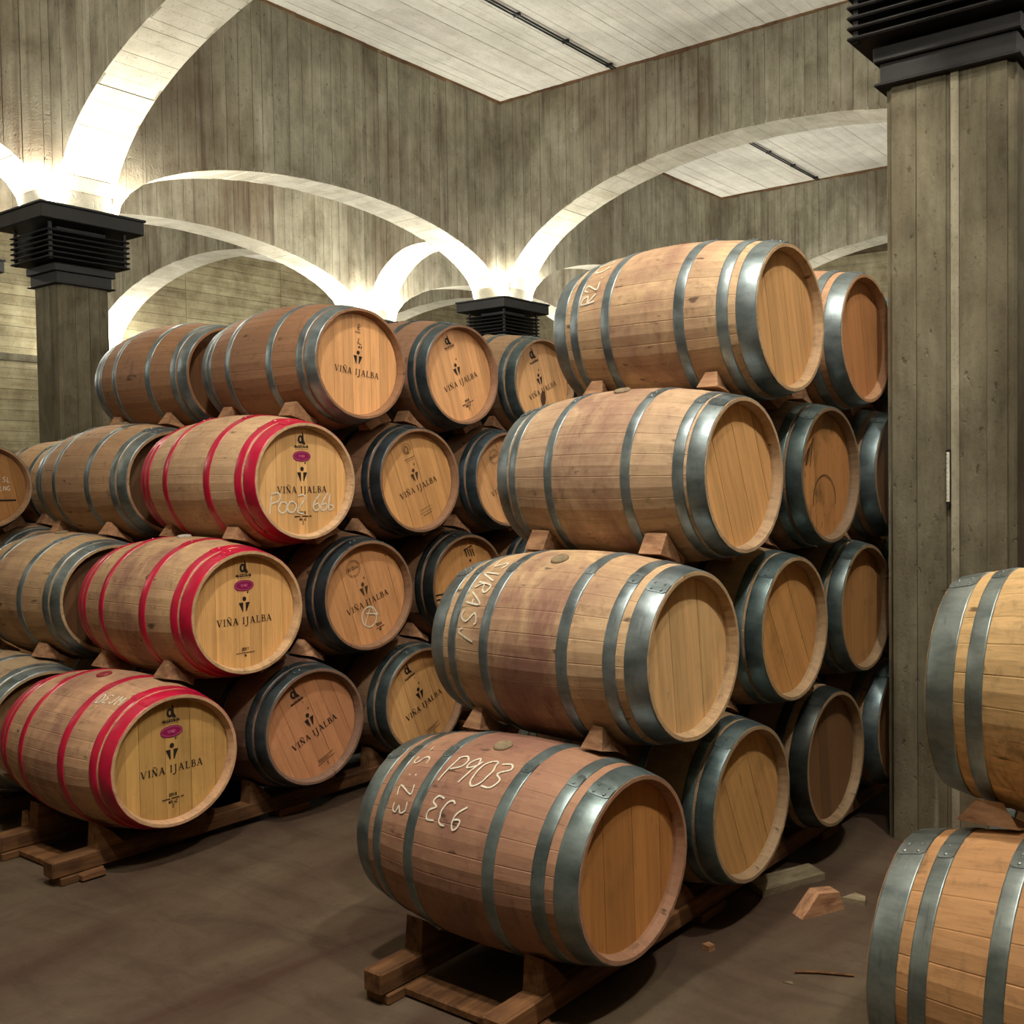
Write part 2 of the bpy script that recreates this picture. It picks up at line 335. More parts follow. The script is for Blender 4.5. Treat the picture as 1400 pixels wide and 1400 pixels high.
# ------------------------------------------------------------------ arched beams
def arch_z(d, a, rise):
    q = abs(d) / a
    return ZS + (rise * math.sqrt(max(0, 1 - q * q)) if q < 1 else -.0)
def line_bottom(t, piers, rises):
    # underside height of a beam line at coordinate t; piers sorted; outside = slab height
    for (p, q), rs in zip(zip(piers, piers[1:]), rises):
        if p <= t <= q:
            c_, a = (p + q) / 2, (q - p) / 2 - SPR
            return arch_z(t - c_, a, rs)
    return ZS
RISE_A, RISE_B, RISE_N = 1.536, 0.885, 0.97
AXP = [XW, X2, X1, XR, XA, XE]; AXR = [RISE_A, RISE_N, RISE_A, RISE_N, RISE_A]
BYP = [YN, Y0, Y1, Y2, Y3, YF]; BYR = [RISE_B] * 5
def beam(axis, fixed, t0, t1, piers, rises, label, faces=(), wdt=.14, soffit=True, sof_w=.15):
    """axis 0: runs along X at Y=fixed; axis 1: runs along Y at X=fixed. faces: which sides (-1/+1) get boards"""
    root = thing('arched_beam', label, None, kind='structure')
    def P(t, n, z): return (t, fixed + n, z) if axis == 0 else (fixed + n, t, z)
    core = TB - .012
    # core: extruded outline
    ts = [t0 + (t1 - t0) * k / 140 for k in range(141)]
    for p in piers:
        for s in (-1, 1):
            e = p + s * SPR
            if t0 < e < t1: ts += [e + 1e-4, e - 1e-4, e + s * .01, e + s * .03, e + s * .06]
    ts = sorted(ts)
    v = []; f = []
    for t in ts:
        zb = line_bottom(t, piers, rises) + .012
        v += [P(t, -core, zb), P(t, core, zb), P(t, core, ZC + .1), P(t, -core, ZC + .1)]
    for k in range(len(ts) - 1):
        for j in range(4):
            f.append((4 * k + j, 4 * k + (j + 1) % 4, 4 * k + 4 + (j + 1) % 4, 4 * k + 4 + j))
    f += [(0, 1, 2, 3), tuple(len(v) - 4 + q for q in (3, 2, 1, 0))]
    obj('beam_core', mesh('beam_core', v, f, CONC_G), root)
    for s in faces:
        t = t0
        while t < t1 - .02:
            ww = min(wdt * R.uniform(.7, 1.3), t1 - t)
            if t1 - t - ww < .04: ww = t1 - t
            n1 = TB + R.uniform(-.0035, .0005)
            a, b = t + .0025, t + ww - .0025
            # bottom edge in 3 samples
            bt = [a + (b - a) * q / 3 for q in range(4)]
            pts = [(q, line_bottom(q, piers, rises)) for q in bt] + [(b, ZC + .01), (a, ZC + .01)]
            n = len(pts)
            vv = [P(q, s * n1, z) for q, z in pts] + [P(q, s * (core - .01), z) for q, z in pts]
            ff = [tuple(range(n)), tuple(range(n, 2 * n))[::-1]] + [(k, k + n, (k + 1) % n + n, (k + 1) % n) for k in range(n)]
            if (s > 0) == (axis == 0): ff = [q[::-1] for q in ff]
            obj('face_board', mesh('face_board', vv, ff, CONC_V), root)
            t += ww
        band = []; k_ = 0
        mb = MB(); tt = t0
        while tt < t1 - 1e-3:
            te = min(tt + R.uniform(.25, .6), t1); hh = R.uniform(.028, .05); nn = sorted((s * (TB - .02), s * (TB + R.uniform(.006, .014))))
            mb.box(*( (tt, te, fixed + nn[0], fixed + nn[1]) if axis == 0 else (fixed + nn[0], fixed + nn[1], tt, te)), ZC - hh, ZC + .005); tt = te
        obj('mortar_band', mb.mesh('mortar_band', CONC_T), root)
    if soffit:
        for (p, q), rs in zip(zip(piers, piers[1:]), rises):
            if q <= t0 + .5 or p >= t1 - .5: continue
            c_, a = (p + q) / 2, (q - p) / 2 - SPR
            # walk the ellipse by arc length
            M_ = 400; th = [math.pi * k / M_ for k in range(M_ + 1)]
            pt = [(c_ - a * math.cos(x), ZS + rs * math.sin(x)) for x in th]
            L = [0]
            for k in range(M_): L.append(L[-1] + math.dist(pt[k], pt[k + 1]))
            nb = max(6, int(L[-1] / sof_w)); cuts = [L[-1] * (k + R.uniform(-.12, .12) * (0 < k < nb)) / nb for k in range(nb + 1)]
            def at(l):
                k = min(max(0, next((i for i, x in enumerate(L) if x >= l), M_) - 1), M_ - 1)
                u = (l - L[k]) / max(1e-9, L[k + 1] - L[k]); return [pt[k][i] + (pt[k + 1][i] - pt[k][i]) * u for i in (0, 1)]
            for l0, l1 in zip(cuts, cuts[1:]):
                A, B = at(l0 + .002), at(l1 - .002)
                if not (t0 - .05 < A[0] and B[0] < t1 + .05): continue
                d = R.uniform(-.0015, .0025); nx, nz = -(B[1] - A[1]), (B[0] - A[0]); ln = math.hypot(nx, nz); nx /= ln; nz /= ln
                o1 = [(A[0] - nx * d, A[1] - nz * d), (B[0] - nx * d, B[1] - nz * d), (B[0] + nx * .03, B[1] + nz * .03), (A[0] + nx * .03, A[1] + nz * .03)]
                vv = [P(x, -TB + .004, z) for x, z in o1] + [P(x, TB - .004, z) for x, z in o1]
                ff = [(0, 1, 2, 3), (7, 6, 5, 4), (0, 4, 5, 1), (1, 5, 6, 2), (2, 6, 7, 3), (3, 7, 4, 0)]
                if axis == 1: ff = [q[::-1] for q in ff]
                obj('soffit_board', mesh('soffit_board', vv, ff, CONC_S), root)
    return root
e = TB
beam(0, Y1, X1 - TB, XR + TB, AXP, AXR, 'near concrete arch beam springing from the lone slender pillar', (-1, 1), .15)
beam(0, Y2, X1 - TB, XR + TB, AXP, AXR, 'wide concrete arch beam crossing behind the stack beside the thick pillar', (-1,), .15)
beam(0, Y3, X1 - TB, XR + TB, AXP, AXR, 'farthest wide concrete arch beam below the second coffer', (-1,), .17, sof_w=.2)
beam(1, X1, Y1 + TB, Y2 - TB, BYP, BYR, 'concrete arch beam between the two capitals above the red-hooped barrels', (1, -1), .15)
beam(1, X1, Y0 - TB, Y1 - TB, BYP, BYR, 'concrete arch beam running from the slender pillar toward the viewer', (1,), .15)
beam(1, X1, Y2 + TB, Y3 - TB, BYP, BYR, 'concrete arch beam continuing beyond the half-hidden black capital', (1,), .15)
beam(1, X2, Y1 + TB, Y2 - TB, BYP, BYR, 'second-line concrete arch beam seen through the arch above the barrels', (1,), .17, sof_w=.18)
beam(1, X2, Y2 + TB, Y3 - TB, BYP, BYR, 'second-line concrete arch beam beyond the narrow arch', (1,), .17, sof_w=.2)
beam(1, X2, Y0 - TB, Y1 - TB, BYP, BYR, 'second-line concrete arch beam toward the viewer', (), soffit=False)
beam(0, Y1, X2 - TB, X1 - TB, AXP, AXR, 'narrow concrete arch beam behind the slender pillar', (-1,), .17, sof_w=.18)
beam(0, Y2, X2 - TB, X1 - TB, AXP, AXR, 'narrow bright concrete arch beside the half-hidden black capital', (-1,), .15, sof_w=.16)
beam(0, Y3, X2 - TB, X1 - TB, AXP, AXR, 'narrow concrete arch beam at the back', (-1,), .2, sof_w=.22)
beam(0, Y2, XW, X2 - TB, AXP, AXR, 'concrete arch beam dying into the back wall', (-1,), .17, sof_w=.2)
beam(0, Y3, XW, X2 - TB, AXP, AXR, 'far concrete arch beam dying into the back wall', (-1,), .22, sof_w=.25)
beam(0, Y1, XW, X2 - TB, AXP, AXR, 'near concrete arch beam dying into the back wall', (), sof_w=.3)
for yy in (Y0,):
    beam(0, yy, XW, XE, AXP, AXR, 'concrete arch beam line behind the viewer', (), soffit=False)
for xx in (XR, XA):
    for a, b in ((Y0 + TB, Y1 - TB), (Y1 + TB, Y2 - TB), (Y2 + TB, Y3 - TB)):
        beam(1, xx, a, b, BYP, BYR, 'concrete arch beam along the aisle of the thick pillar', (-1,) if xx == XR and a > Y0 + 1 else (), .2, soffit=(xx == XR and a > Y0 + 1), sof_w=.25)
for yy in (Y1, Y2, Y3):
    beam(0, yy, XR + TB, XE, AXP, AXR, 'concrete arch beam at the right of the thick pillar', (), soffit=False)

# ------------------------------------------------------------------ pillars with black iron capitals
def ring_slab(ax, ay, z0, z1, b=.004):
    mb = MB(); mb.bevbox(-ax, ax, -ay, ay, z0, z1, b); return mb
def pillar(cx, cy, ax, ay, label, boards, detail=True, group=None):
    p = thing('concrete_pillar', label, 'pillar', (cx, cy, 0), group=group)
    zt = 1.797 + CAM_H; ch = .028
    def oct_(a, b, c): return [(-a + c, -b), (a - c, -b), (a, -b + c), (a, b - c), (a - c, b), (-a + c, b), (-a, b - c), (-a, -b + c)]
    mb = MB(); mb.prism(oct_(ax - .006, ay - .006, ch), 2, 0, zt + .05); obj('shaft', mb.mesh('shaft', CONC_P), p)
    if boards:
        for (nx, ny, half, dep) in ((0, -1, ax, ay), (1, 0, ay, ax), (0, 1, ax, ay), (-1, 0, ay, ax)):
            cuts = boards if ny == -1 else [-1, -.42, .2, .66, 1]
            lo = -half + ch
            for a, b in zip(cuts, cuts[1:]):
                u0 = (half - ch) * a + .002; u1 = (half - ch) * b - .002; pr = R.uniform(.0, .005)
                mb = MB()
                if ny: mb.box(u0, u1, *sorted((ny * (dep + pr - .001), ny * (dep - .02))), 0, zt)
                else: mb.box(*sorted((nx * (dep + pr - .001), nx * (dep - .02))), u0, u1, 0, zt)
                obj('shaft_board', mb.mesh('shaft_board', CONC_P), p)
    dx, dy = ax - .213, ay - .213
    def S(name, h, z0, z1, b=.004):
        return obj(name, ring_slab(h + dx, h + dy, z0 + CAM_H, z1 + CAM_H, b).mesh(name, BLACK), p)
    S('base_plate', .253, 1.795, 1.809); S('collar', .232, 1.806, 1.905, .006); S('upper_collar', .256, 1.902, 1.972, .006)
    S('inner_core', .20, 1.96, 2.31)
    for k in range(6):
        z = 1.992 + .047 * k
        S('louvre', .347, z, z + .017, .007)
    for sx in (-1, 1):
        for sy in (-1, 1):
            mb = MB(); x, y_ = sx * (.31 + dx), sy * (.31 + dy)
            mb.box(x - .012, x + .012, y_ - .012, y_ + .012, 1.985 + CAM_H, 2.315 + CAM_H); obj('louvre_post', mb.mesh('louvre_post', BLACK), p)
    S('top_slab', .436, 2.306, 2.43, .008); S('top_rim', .446, 2.428, 2.449, .003)
    return p
LB = [-1, -.3, .35, 1]
pillar(X1, Y1, .222, .222, 'slender concrete pillar with black louvred capital, rising behind grey-hooped barrels', LB)
pillar(X1, Y2, .222, .222, 'concrete pillar mostly hidden by barrels, only its black louvred capital showing', LB)
RPX = -1.532
rp = pillar(RPX, Y1, .294, .222, 'thick rough concrete pillar with a rusty vertical seam beside the unmarked barrels', [-1, -.55, -.02])
for (px, py) in ((X2, Y1), (X2, Y2), (X2, Y3), (X1, Y3), (XR, Y2), (XR, Y3), (X1, Y0), (X2, Y0), (XR, Y0), (XA, Y0), (XA, Y1), (XA, Y2), (XA, Y3)):
    pillar(px, py, .222, .222, 'concrete pillar with black capital farther along the cellar', None, group='pillars farther along the grid')
# groove strip and remaining boards of the thick pillar's front
hx = .294 - .028
for a, b, m_, pr in ((-.02, .055, RUST, -.012), (.055, .20, CONC_V, .006), (.20, .66, CONC_P, .002), (.66, 1, CONC_P, .005)):
    mb = MB(); mb.box(hx * a + .001, hx * b - .001, -.222 - pr, -.2, 0, 1.797 + CAM_H); obj('shaft_board' if m_ is not RUST else 'seam_strip', mb.mesh('shaft_board', m_), rp)
# thermometer on the pillar
th = thing('thermometer', 'narrow white wall thermometer fixed on the thick pillar', 'thermometer', (-1.527, Y1 - .226, 1.70))
mb = MB(); mb.bevbox(-.011, .011, -.012, 0, -.125, .125, .003); obj('backplate', mb.mesh('backplate', BLACK), th)
mb = MB(); mb.box(-.007, .007, -.0145, -.011, -.11, .112); obj('scale_strip', mb.mesh('scale_strip', WHITE), th)
mb = MB(); [mb.box(-.007, -.001, -.0155, -.0143, -.1 + .02 * k, -.098 + .02 * k) for k in range(11)]; obj('scale_marks', mb.mesh('scale_marks', PRINT), th)
mb = MB(); mb.box(-.006, .006, -.016, -.004, -.142, -.122); obj('bulb', mb.mesh('bulb', BLACK), th)

# ------------------------------------------------------------------ uplights on the capitals
def fix_mesh():
    mb = MB(); mb.bevbox(-.045, .045, -.03, .03, 0, .016, .003); return mb.mesh('housing', BLACK)
FIXM = fix_mesh()
mb = MB(); mb.box(-.038, .038, -.024, .024, .016, .018); LENSM = mb.mesh('lens', GLASS_E)
def uplights(px, py, watts, hw=.305):
    for k in range(4):
        a = k * math.pi / 2 + math.pi / 4; dx, dy = (1 if math.cos(a) > 0 else -1), (1 if math.sin(a) > 0 else -1)
        x, y = px + dx * hw, py + dy * hw
        if x < XW + .1: continue
        u = thing('uplight', 'small black uplight lying on top of a pillar capital', 'lamp', (x, y, ZS), 0, 'uplights on the capitals')
        obj('housing', FIXM, u); obj('lens', LENSM, u)
        ld = bpy.data.lights.new('uplight_lamp', 'POINT'); ld.shadow_soft_size = .03; ld.energy = watts; ld.color = UP_COL
        lo = bpy.data.objects.new('lamp', ld); col.objects.link(lo); lo.parent = u; lo.location = (0, 0, .055)
        la = bpy.data.lights.new('uplight_beam', 'AREA'); la.shape = 'RECTANGLE'; la.size = .07; la.size_y = .045; la.energy = watts * BEAM; la.color = UP_COL
        lo = bpy.data.objects.new('lamp_beam', la); col.objects.link(lo); lo.parent = u; lo.location = (0, 0, .022); lo.rotation_euler = Vector((dx * .42, dy * .42, 1)).to_track_quat('-Z', 'Y').to_euler()
for px in (X2, X1, XR, XA):
    for py in (Y0, Y1, Y2, Y3):
        uplights(px, py, UPLIGHT_W)
for py in (Y1, Y2, Y3):
    pillar(XW + .25, py, .222, .222, 'concrete pillar with black capital against the back wall', None, group='pillars against the back wall'); uplights(XW + .25, py, UPLIGHT_W)

# ceiling conduits (black track under the coffers)
for ya, yb in ((Y1 + TB + .02, Y2 - TB - .05), (Y2 + TB + .02, Y3 - TB - .05)):
    c_ = thing('ceiling_conduit', 'black twin conduit running along the %s coffer ceiling' % ('nearer' if ya < 8 else 'farther'), 'conduit', (-7.61, ya, ZC - .05))
    for dx in (-.022, .022):
        mb = MB(); mb.tube([(dx, 0, .02), (dx, yb - ya, .02)], .011, 8); obj('pipe', mb.mesh('pipe', BLACK), c_)
    for k in range(7):
        mb = MB(); yk = .1 + (yb - ya - .2) * k / 6; mb.box(-.045, .045, yk - .012, yk + .012, .012, .05); obj('clip', mb.mesh('clip', BLACK), c_)

# ------------------------------------------------------------------ barrels
HL, RB, RH = .4985, .350, .2905
NST = 26; HX = .457; RHD = .266
def prof(x): return RB - (RB - RH) * (x / HL) ** 2
def stave_mesh():
    ha = math.pi / NST; cols = [(-1, -.0011), (-.93, .0001), (0, .0012), (.93, .0001), (1, -.0011)]
    rings = [-HL + 2 * HL * k / 10 for k in range(11)]
    v = []; f = []
    def pt(x, a, r): return (x, -r * math.sin(a), r * math.cos(a))
    for x in rings:
        for c_, dr in cols: v.append(pt(x, c_ * ha * .9995, prof(x) + dr))
    nc = len(cols)
    for i in range(len(rings) - 1):
        for k in range(nc - 1): f.append((i * nc + k, (i + 1) * nc + k, (i + 1) * nc + k + 1, i * nc + k + 1)[::-1])
    for sgn, base in ((1, (len(rings) - 1) * nc), (-1, 0)):
        # chime: end face, inner bevel, inner wall down to the head
        loops = [[base + k for k in range(nc)]]
        for x, r in ((HL, .278), (HX + .012, .2675), (HX - .02, .2675)):
            s0 = len(v); [v.append(pt(sgn * x, c_ * ha * .9995, r)) for c_, _ in cols]; loops.append(list(range(s0, s0 + nc)))
        for A, B in zip(loops, loops[1:]):
            for k in range(nc - 1):
                q = (A[k], A[k + 1], B[k + 1], B[k]); f.append(q if sgn > 0 else q[::-1])
    # flip check is left to the shader (double sided)
    return mesh('stave', v, f, STAVE)
STM = stave_mesh()
def hoop_mesh(xa, xb, m, name):
    n = 72; xs = [xa, xa, xa + .004, (xa + xb) / 2 , xb - .004, xb, xb]
    dr = [-.004, .0022, .0034, .0034, .0034, .0022, -.004]
    v = []; f = []
    for k in range(n):
        a = 2 * math.pi * k / n
        for x, d in zip(xs, dr): r = prof(x) + d; v.append((x, -r * math.sin(a), r * math.cos(a)))
    L = len(xs)
    for k in range(n):
        for j in range(L - 1): f.append((k * L + j, k * L + j + 1, ((k + 1) % n) * L + j + 1, ((k + 1) % n) * L + j))
    return mesh(name, v, f, m, True)
def joint_mesh(xa, xb, m, rows):
    mb = MB(); r0 = .0040; r1 = .0058; n = 7; a0, a1 = -.085, .085
    v = []; f = []
    xi = [xa + .001, (xa + xb) / 2, xb - .001]
    for k in range(n + 1):
        a = a0 + (a1 - a0) * k / n; end = k in (0, n)
        for x in xi:
            xx = x if not end else (xa + xb) / 2 + (x - (xa + xb) / 2) * .7
            r = prof(xx) + (r1 if not end else r1 - .0004); v.append((xx, -r * math.sin(a), r * math.cos(a)))
    for k in range(n):
        for j in range(2): f.append((3 * k + j, 3 * k + 3 + j, 3 * k + 4 + j, 3 * k + 1 + j))
    b = len(v)
    bd = [3 * k for k in range(n + 1)] + [3 * n + 1, 3 * n + 2] + [3 * k + 2 for k in range(n - 1, -1, -1)] + [1]
    for i in bd:
        x, y, z = v[i]; s = 1 - .0045 / math.hypot(y, z); v.append((x, y * s, z * s))
    nb = len(bd)
    for i in range(nb): f.append((bd[i], bd[(i + 1) % nb], b + (i + 1) % nb, b + i))
    mb.add(v, f)
    for fx in rows:
        for a in (-.05, .05):
            x = xa + (xb - xa) * fx; r = prof(x) + .0055; c_ = Vector((x, -r * math.sin(a), r * math.cos(a))); nrm = Vector((0, -math.sin(a), math.cos(a))); tx = Vector((1, 0, 0)); ty = nrm.cross(tx)
            ring = [c_ + (tx * math.cos(q) + ty * math.sin(q)) * .0062 for q in [2 * math.pi * k / 7 for k in range(7)]]
            ring2 = [c_ + nrm * .003 + (p - c_) * .6 for p in ring]
            mb.add(ring + ring2 + [c_ + nrm * .0042], [(k, (k + 1) % 7, 7 + (k + 1) % 7, 7 + k) for k in range(7)] + [(7 + k, 7 + (k + 1) % 7, 14) for k in range(7)])
    return mb.mesh('lap_joint', m)
HSETS = {'std': ((.418, .4965, (.28, .74)), (.340, .386, (.5,)), (.158, .203, (.5,))),
         'red': ((.428, .4965, (.5,)), (.372, .415, (.5,)), (.158, .203, (.5,))),
         'thin': ((.430, .4965, (.5,)), (.376, .418, (.5,)), (.165, .205, (.5,)))}
HOOPS = {}
for hn, hs in HSETS.items():
    for mn, m_ in (('steel', STEEL), ('red', RED)):
        L = []
        for a, b, rows in hs:
            for s in (1, -1):
                xa, xb = (a, b) if s > 0 else (-b, -a)
                L.append((hoop_mesh(xa, xb, m_, 'hoop'), joint_mesh(xa, xb, m_, rows)))
        HOOPS[hn, mn] = L
def plank_meshes(n, back=False):
    out = []; wd = 2 * RHD / n
    for k in range(n):
        a, b = -RHD + wd * k + .0007, -RHD + wd * (k + 1) - .0007
        rr = RHD + .001
        def h(y): return math.sqrt(max(0, rr * rr - y * y))
        m_ = 5; top = [(a + (b - a) * q / m_, h(a + (b - a) * q / m_)) for q in range(m_ + 1)]; bot = [(y, -z) for y, z in reversed(top)]
        poly = top[::-1] + bot[::-1]
        poly2 = []
        for p in poly:
            if not poly2 or math.dist(p, poly2[-1]) > 1e-5: poly2.append(p)
        if math.dist(poly2[0], poly2[-1]) < 1e-5: poly2.pop()
        mb = MB(); d = [0, .0012, .0004, .0016, .0008, .0014, .0002, .001][k % 8]
        mb.prism(poly2, 0, HX - .022, HX - d); out.append(mb.mesh('head_plank', HEAD))
    return out
PLANKS = {n: plank_meshes(n) for n in (6, 7, 9)}
mb = MB(); mb.prism([(.266 * math.cos(2 * math.pi * k / 40), .266 * math.sin(2 * math.pi * k / 40)) for k in range(40)], 0, -HX, -HX + .02); REARM = mb.mesh('rear_head', HEAD)
def bung_mesh(m):
    v = []; f = []; n = 14
    prf = [(.034, -.004), (.034, .004), (.030, .009), (.018, .011), (.016, .009)]
    for r, h in prf:
        for k in range(n): a = 2 * math.pi * k / n; v.append((r * math.cos(a), r * math.sin(a), RB + h))
    for j in range(len(prf) - 1):
        for k in range(n): f.append((j * n + k, j * n + (k + 1) % n, (j + 1) * n + (k + 1) % n, (j + 1) * n + k))
    f.append(tuple(range((len(prf) - 1) * n, len(prf) * n)))
    return mesh('bung', v, f, m)
BM = {'n': bung_mesh(BUNG), 'w': bung_mesh(BUNGW), 'r': bung_mesh(BUNGR), 'd': bung_mesh(RAIL)}

# --- lettering -------------------------------------------------------------
def stroke_poly(pts, w0, closed=False):
    """ribbon of quads along a polyline in 2D; returns (verts, faces)"""
    v = []; f = []
    n = len(pts)
    for i in range(n):
        a = Vector(pts[max(i - 1, 0)]); b = Vector(pts[min(i + 1, n - 1)]); d = (b - a); d = d / max(d.length, 1e-9); nn = Vector((-d.y, d.x))
        p = Vector(pts[i]); ww = w0[i] if isinstance(w0, (list, tuple)) else w0
        v += [tuple(p + nn * ww / 2), tuple(p - nn * ww / 2)]
    for i in range(n - 1): f.append((2 * i, 2 * i + 1, 2 * i + 3, 2 * i + 2))
    return v, f
class Flat:
    def __init__(s): s.v = []; s.f = []
    def add(s, v, f, dx=0, dy=0, sc=1):
        n = len(s.v); s.v += [(x * sc + dx, y * sc + dy) for x, y in v]; s.f += [tuple(i + n for i in q) for q in f]
    def st(s, pts, w, **k): s.add(*stroke_poly(pts, w), **k)
    def poly(s, pts, **k): s.add(pts, [tuple(range(len(pts)))], **k)
def arc(cx, cy, rx, ry, a0, a1, n=10): return [(cx + rx * math.cos(math.radians(a0 + (a1 - a0) * k / n)), cy + ry * math.sin(math.radians(a0 + (a1 - a0) * k / n))) for k in range(n + 1)]
TK, TN, SE = .17, .075, .055
def serif(F_, x, y, hw, dx, dy, sc): F_.st([(x - hw, y), (x + hw, y)], SE, dx=dx, dy=dy, sc=sc)
def letter(F_, ch, dx, dy, sc):
    k = dict(dx=dx, dy=dy, sc=sc); s = lambda x, y, hw: serif(F_, x, y, hw, dx, dy, sc)
    if ch == 'V': F_.st([(.12, .98), (.43, .0)], TK, **k); F_.st([(.74, .98), (.43, .0)], TN, **k); s(.12, .98, .17); s(.74, .98, .15); return .86
    if ch == 'I': F_.st([(.2, 0), (.2, 1)], TK, **k); s(.2, .02, .18); s(.2, .98, .18); return .4
    if ch in 'NÑ':
        F_.st([(.14, 0), (.14, 1)], TN, **k); F_.st([(.14, 1), (.72, 0)], TK, **k); F_.st([(.72, 0), (.72, 1)], TN, **k); s(.14, .02, .14); s(.10, .98, .14); s(.72, .98, .14)
        if ch == 'Ñ': F_.st([(.2, 1.17), (.32, 1.25), (.44, 1.19), (.56, 1.15), (.68, 1.23)], .085, **k)
        return .86
    if ch == 'A': F_.st([(.12, 0), (.43, 1)], TN, **k); F_.st([(.43, 1), (.76, 0)], TK, **k); F_.st([(.22, .36), (.64, .36)], TN, **k); s(.12, .02, .14); s(.76, .02, .16); return .9
    if ch == 'J': F_.st([(.32, 1)] + [(.32, .05)] + arc(.04, .0, .28, .3, 0, -120, 7), [TK] * 2 + [TK, .17, .16, .15, .13, .12, .12, .12], **k); s(.32, .98, .18); return .54
    if ch == 'L': F_.st([(.2, 0), (.2, 1)], TK, **k); F_.st([(.1, .03), (.66, .03)], TN, **k); F_.st([(.64, .0), (.68, .22)], TN, **k); s(.2, .98, .18); return .72
    if ch == 'B':
        F_.st([(.2, 0), (.2, 1)], TK, **k); F_.st([(.08, .97), (.36, .97)] + arc(.36, .76, .22, .21, 90, -90, 8), [TN, TN] + [.075, .09, .12, .14, .15, .14, .12, .09, .075][:9], **k)
        F_.st([(.2, .53), (.4, .53)] + arc(.4, .28, .26, .25, 90, -90, 8), [TN, TN] + [.075, .09, .13, .15, .16, .15, .13, .09, .075], **k); F_.st([(.08, .03), (.42, .03)], TN, **k); return .72
    return .42
def serif_text(F_, txt, cx, cy, h, track=.13):
    ws = []; dummy = Flat()
    for ch in txt: ws.append(letter(dummy, ch, 0, 0, 1) if ch != ' ' else .38)
    tot = sum(ws) + track * (len(txt) - 1); x = cx - tot * h / 2
    for ch, w_ in zip(txt, ws):
        if ch != ' ': letter(F_, ch, x, cy, h)
        x += (w_ + track) * h
# simple stroke alphabet for small print, chalk and handwriting (unit box)
GL = {'P': [[(0, 0), (.05, 1)], [(.0, .95), (.3, 1.02), (.52, .88), (.45, .62), (.08, .5)]], '0': [arc(.28, .5, .27, .5, 90, 450, 14)], 'O': [arc(.3, .5, .3, .5, 90, 450, 14)], 'o': [arc(.25, .3, .25, .3, 90, 450, 12)],
      '2': [[(.02, .78), (.2, 1), (.46, .92), (.42, .66), (.02, .05), (.56, .0)]], 'z': [[(.02, .9), (.42, .95), (.40, .66), (.02, .02), (.5, -.05)]],
      '6': [[(.42, 1), (.12, .62), (.03, .26), (.22, .0), (.44, .16), (.36, .42), (.08, .34)]], '4': [[(.1, 1), (.06, .4), (.1, .1), (.34, .06), (.3, .3), (.12, .22)]], 'b': [[(.1, 1), (.06, .1), (.3, .04), (.36, .26), (.1, .3)]],
      '9': [[(.46, .74), (.26, 1), (.04, .8), (.14, .56), (.44, .72), (.46, .9), (.3, .0)]], '3': [[(.04, .9), (.3, 1), (.46, .8), (.18, .55), (.46, .34), (.34, .04), (.0, .06)]],
      'E': [[(.48, .98), (.14, .98), (.04, .74), (.34, .56), (.02, .36), (.1, .04), (.5, .06)]], 'C': [arc(.3, .5, .3, .5, 60, 300, 10)], 'G': [arc(.3, .5, .3, .5, 60, 330, 10) + [(.36, .45)]],
      '1': [[(.1, .8), (.26, 1), (.26, 0)]], '8': [arc(.26, .75, .2, .25, 270, 630, 10), arc(.26, .25, .25, .25, 90, 450, 10)], '7': [[(.02, 1), (.5, 1), (.2, 0)]], '5': [[(.46, 1), (.1, 1), (.06, .58), (.36, .6), (.46, .3), (.3, .02), (.02, .08)]],
      'S': [[(.46, .9), (.2, 1), (.04, .78), (.42, .36), (.36, .06), (.02, .06)]], 'Z': [[(.0, 1), (.48, 1), (.0, 0), (.5, 0)]], 'R': [[(.04, 0), (.04, 1), (.4, .96), (.42, .6), (.06, .5), (.5, 0)]], 'A': [[(0, 0), (.26, 1), (.52, 0)], [(.1, .38), (.44, .38)]],
      'M': [[(0, 0), (.06, 1), (.3, .3), (.54, 1), (.6, 0)]], 'N': [[(0, 0), (0, 1), (.5, 0), (.5, 1)]], 'J': [[(.4, 1), (.4, .2), (.22, 0), (.02, .2)]], 'Q': [arc(.3, .5, .3, .5, 90, 450, 14), [(.3, .3), (.6, -.1)]], 'T': [[(0, 1), (.56, 1)], [(.28, 1), (.28, 0)]], 'L': [[(.04, 1), (.04, 0), (.46, 0)]], 'I': [[(.1, 0), (.1, 1)]], 'V': [[(0, 1), (.26, 0), (.52, 1)]], 'D': [[(.04, 0), (.04, 1), (.36, .9), (.48, .5), (.36, .1), (.04, 0)]], ':': [[(.2, .2), (.22, .3)], [(.2, .7), (.22, .8)]], '.': [[(.1, 0), (.16, .08)]], '-': [[(.05, .5), (.4, .5)]],
      'Ñ': [[(0, 0), (0, 1), (.5, 0), (.5, 1)], [(.05, 1.2), (.2, 1.3), (.32, 1.18), (.46, 1.28)]]}
def stroke_text(F_, txt, cx, cy, h, w, adv=.72, slant=0, jit=0):
    tot = adv * len(txt) * h; x = cx - tot / 2
    for ch in txt:
        for pl in GL.get(ch, []):
            pts = [(x + (px + py * slant) * h + R.uniform(-jit, jit) * h, cy + py * h + R.uniform(-jit, jit) * h) for px, py in pl]
            # smooth
            sm = []
            for i in range(len(pts) - 1):
                p0 = pts[max(i - 1, 0)]; p1 = pts[i]; p2 = pts[i + 1]; p3 = pts[min(i + 2, len(pts) - 1)]
                for q in range(4):
                    u = q / 4; sm.append(tuple(.5 * (2 * p1[c_] + (p2[c_] - p0[c_]) * u + (2 * p0[c_] - 5 * p1[c_] + 4 * p2[c_] - p3[c_]) * u * u + (3 * p1[c_] - p0[c_] - 3 * p2[c_] + p3[c_]) * u ** 3) for c_ in (0, 1)))
            sm.append(pts[-1]); F_.st(sm if jit or len(pts) > 3 else pts, w)
        x += adv * h
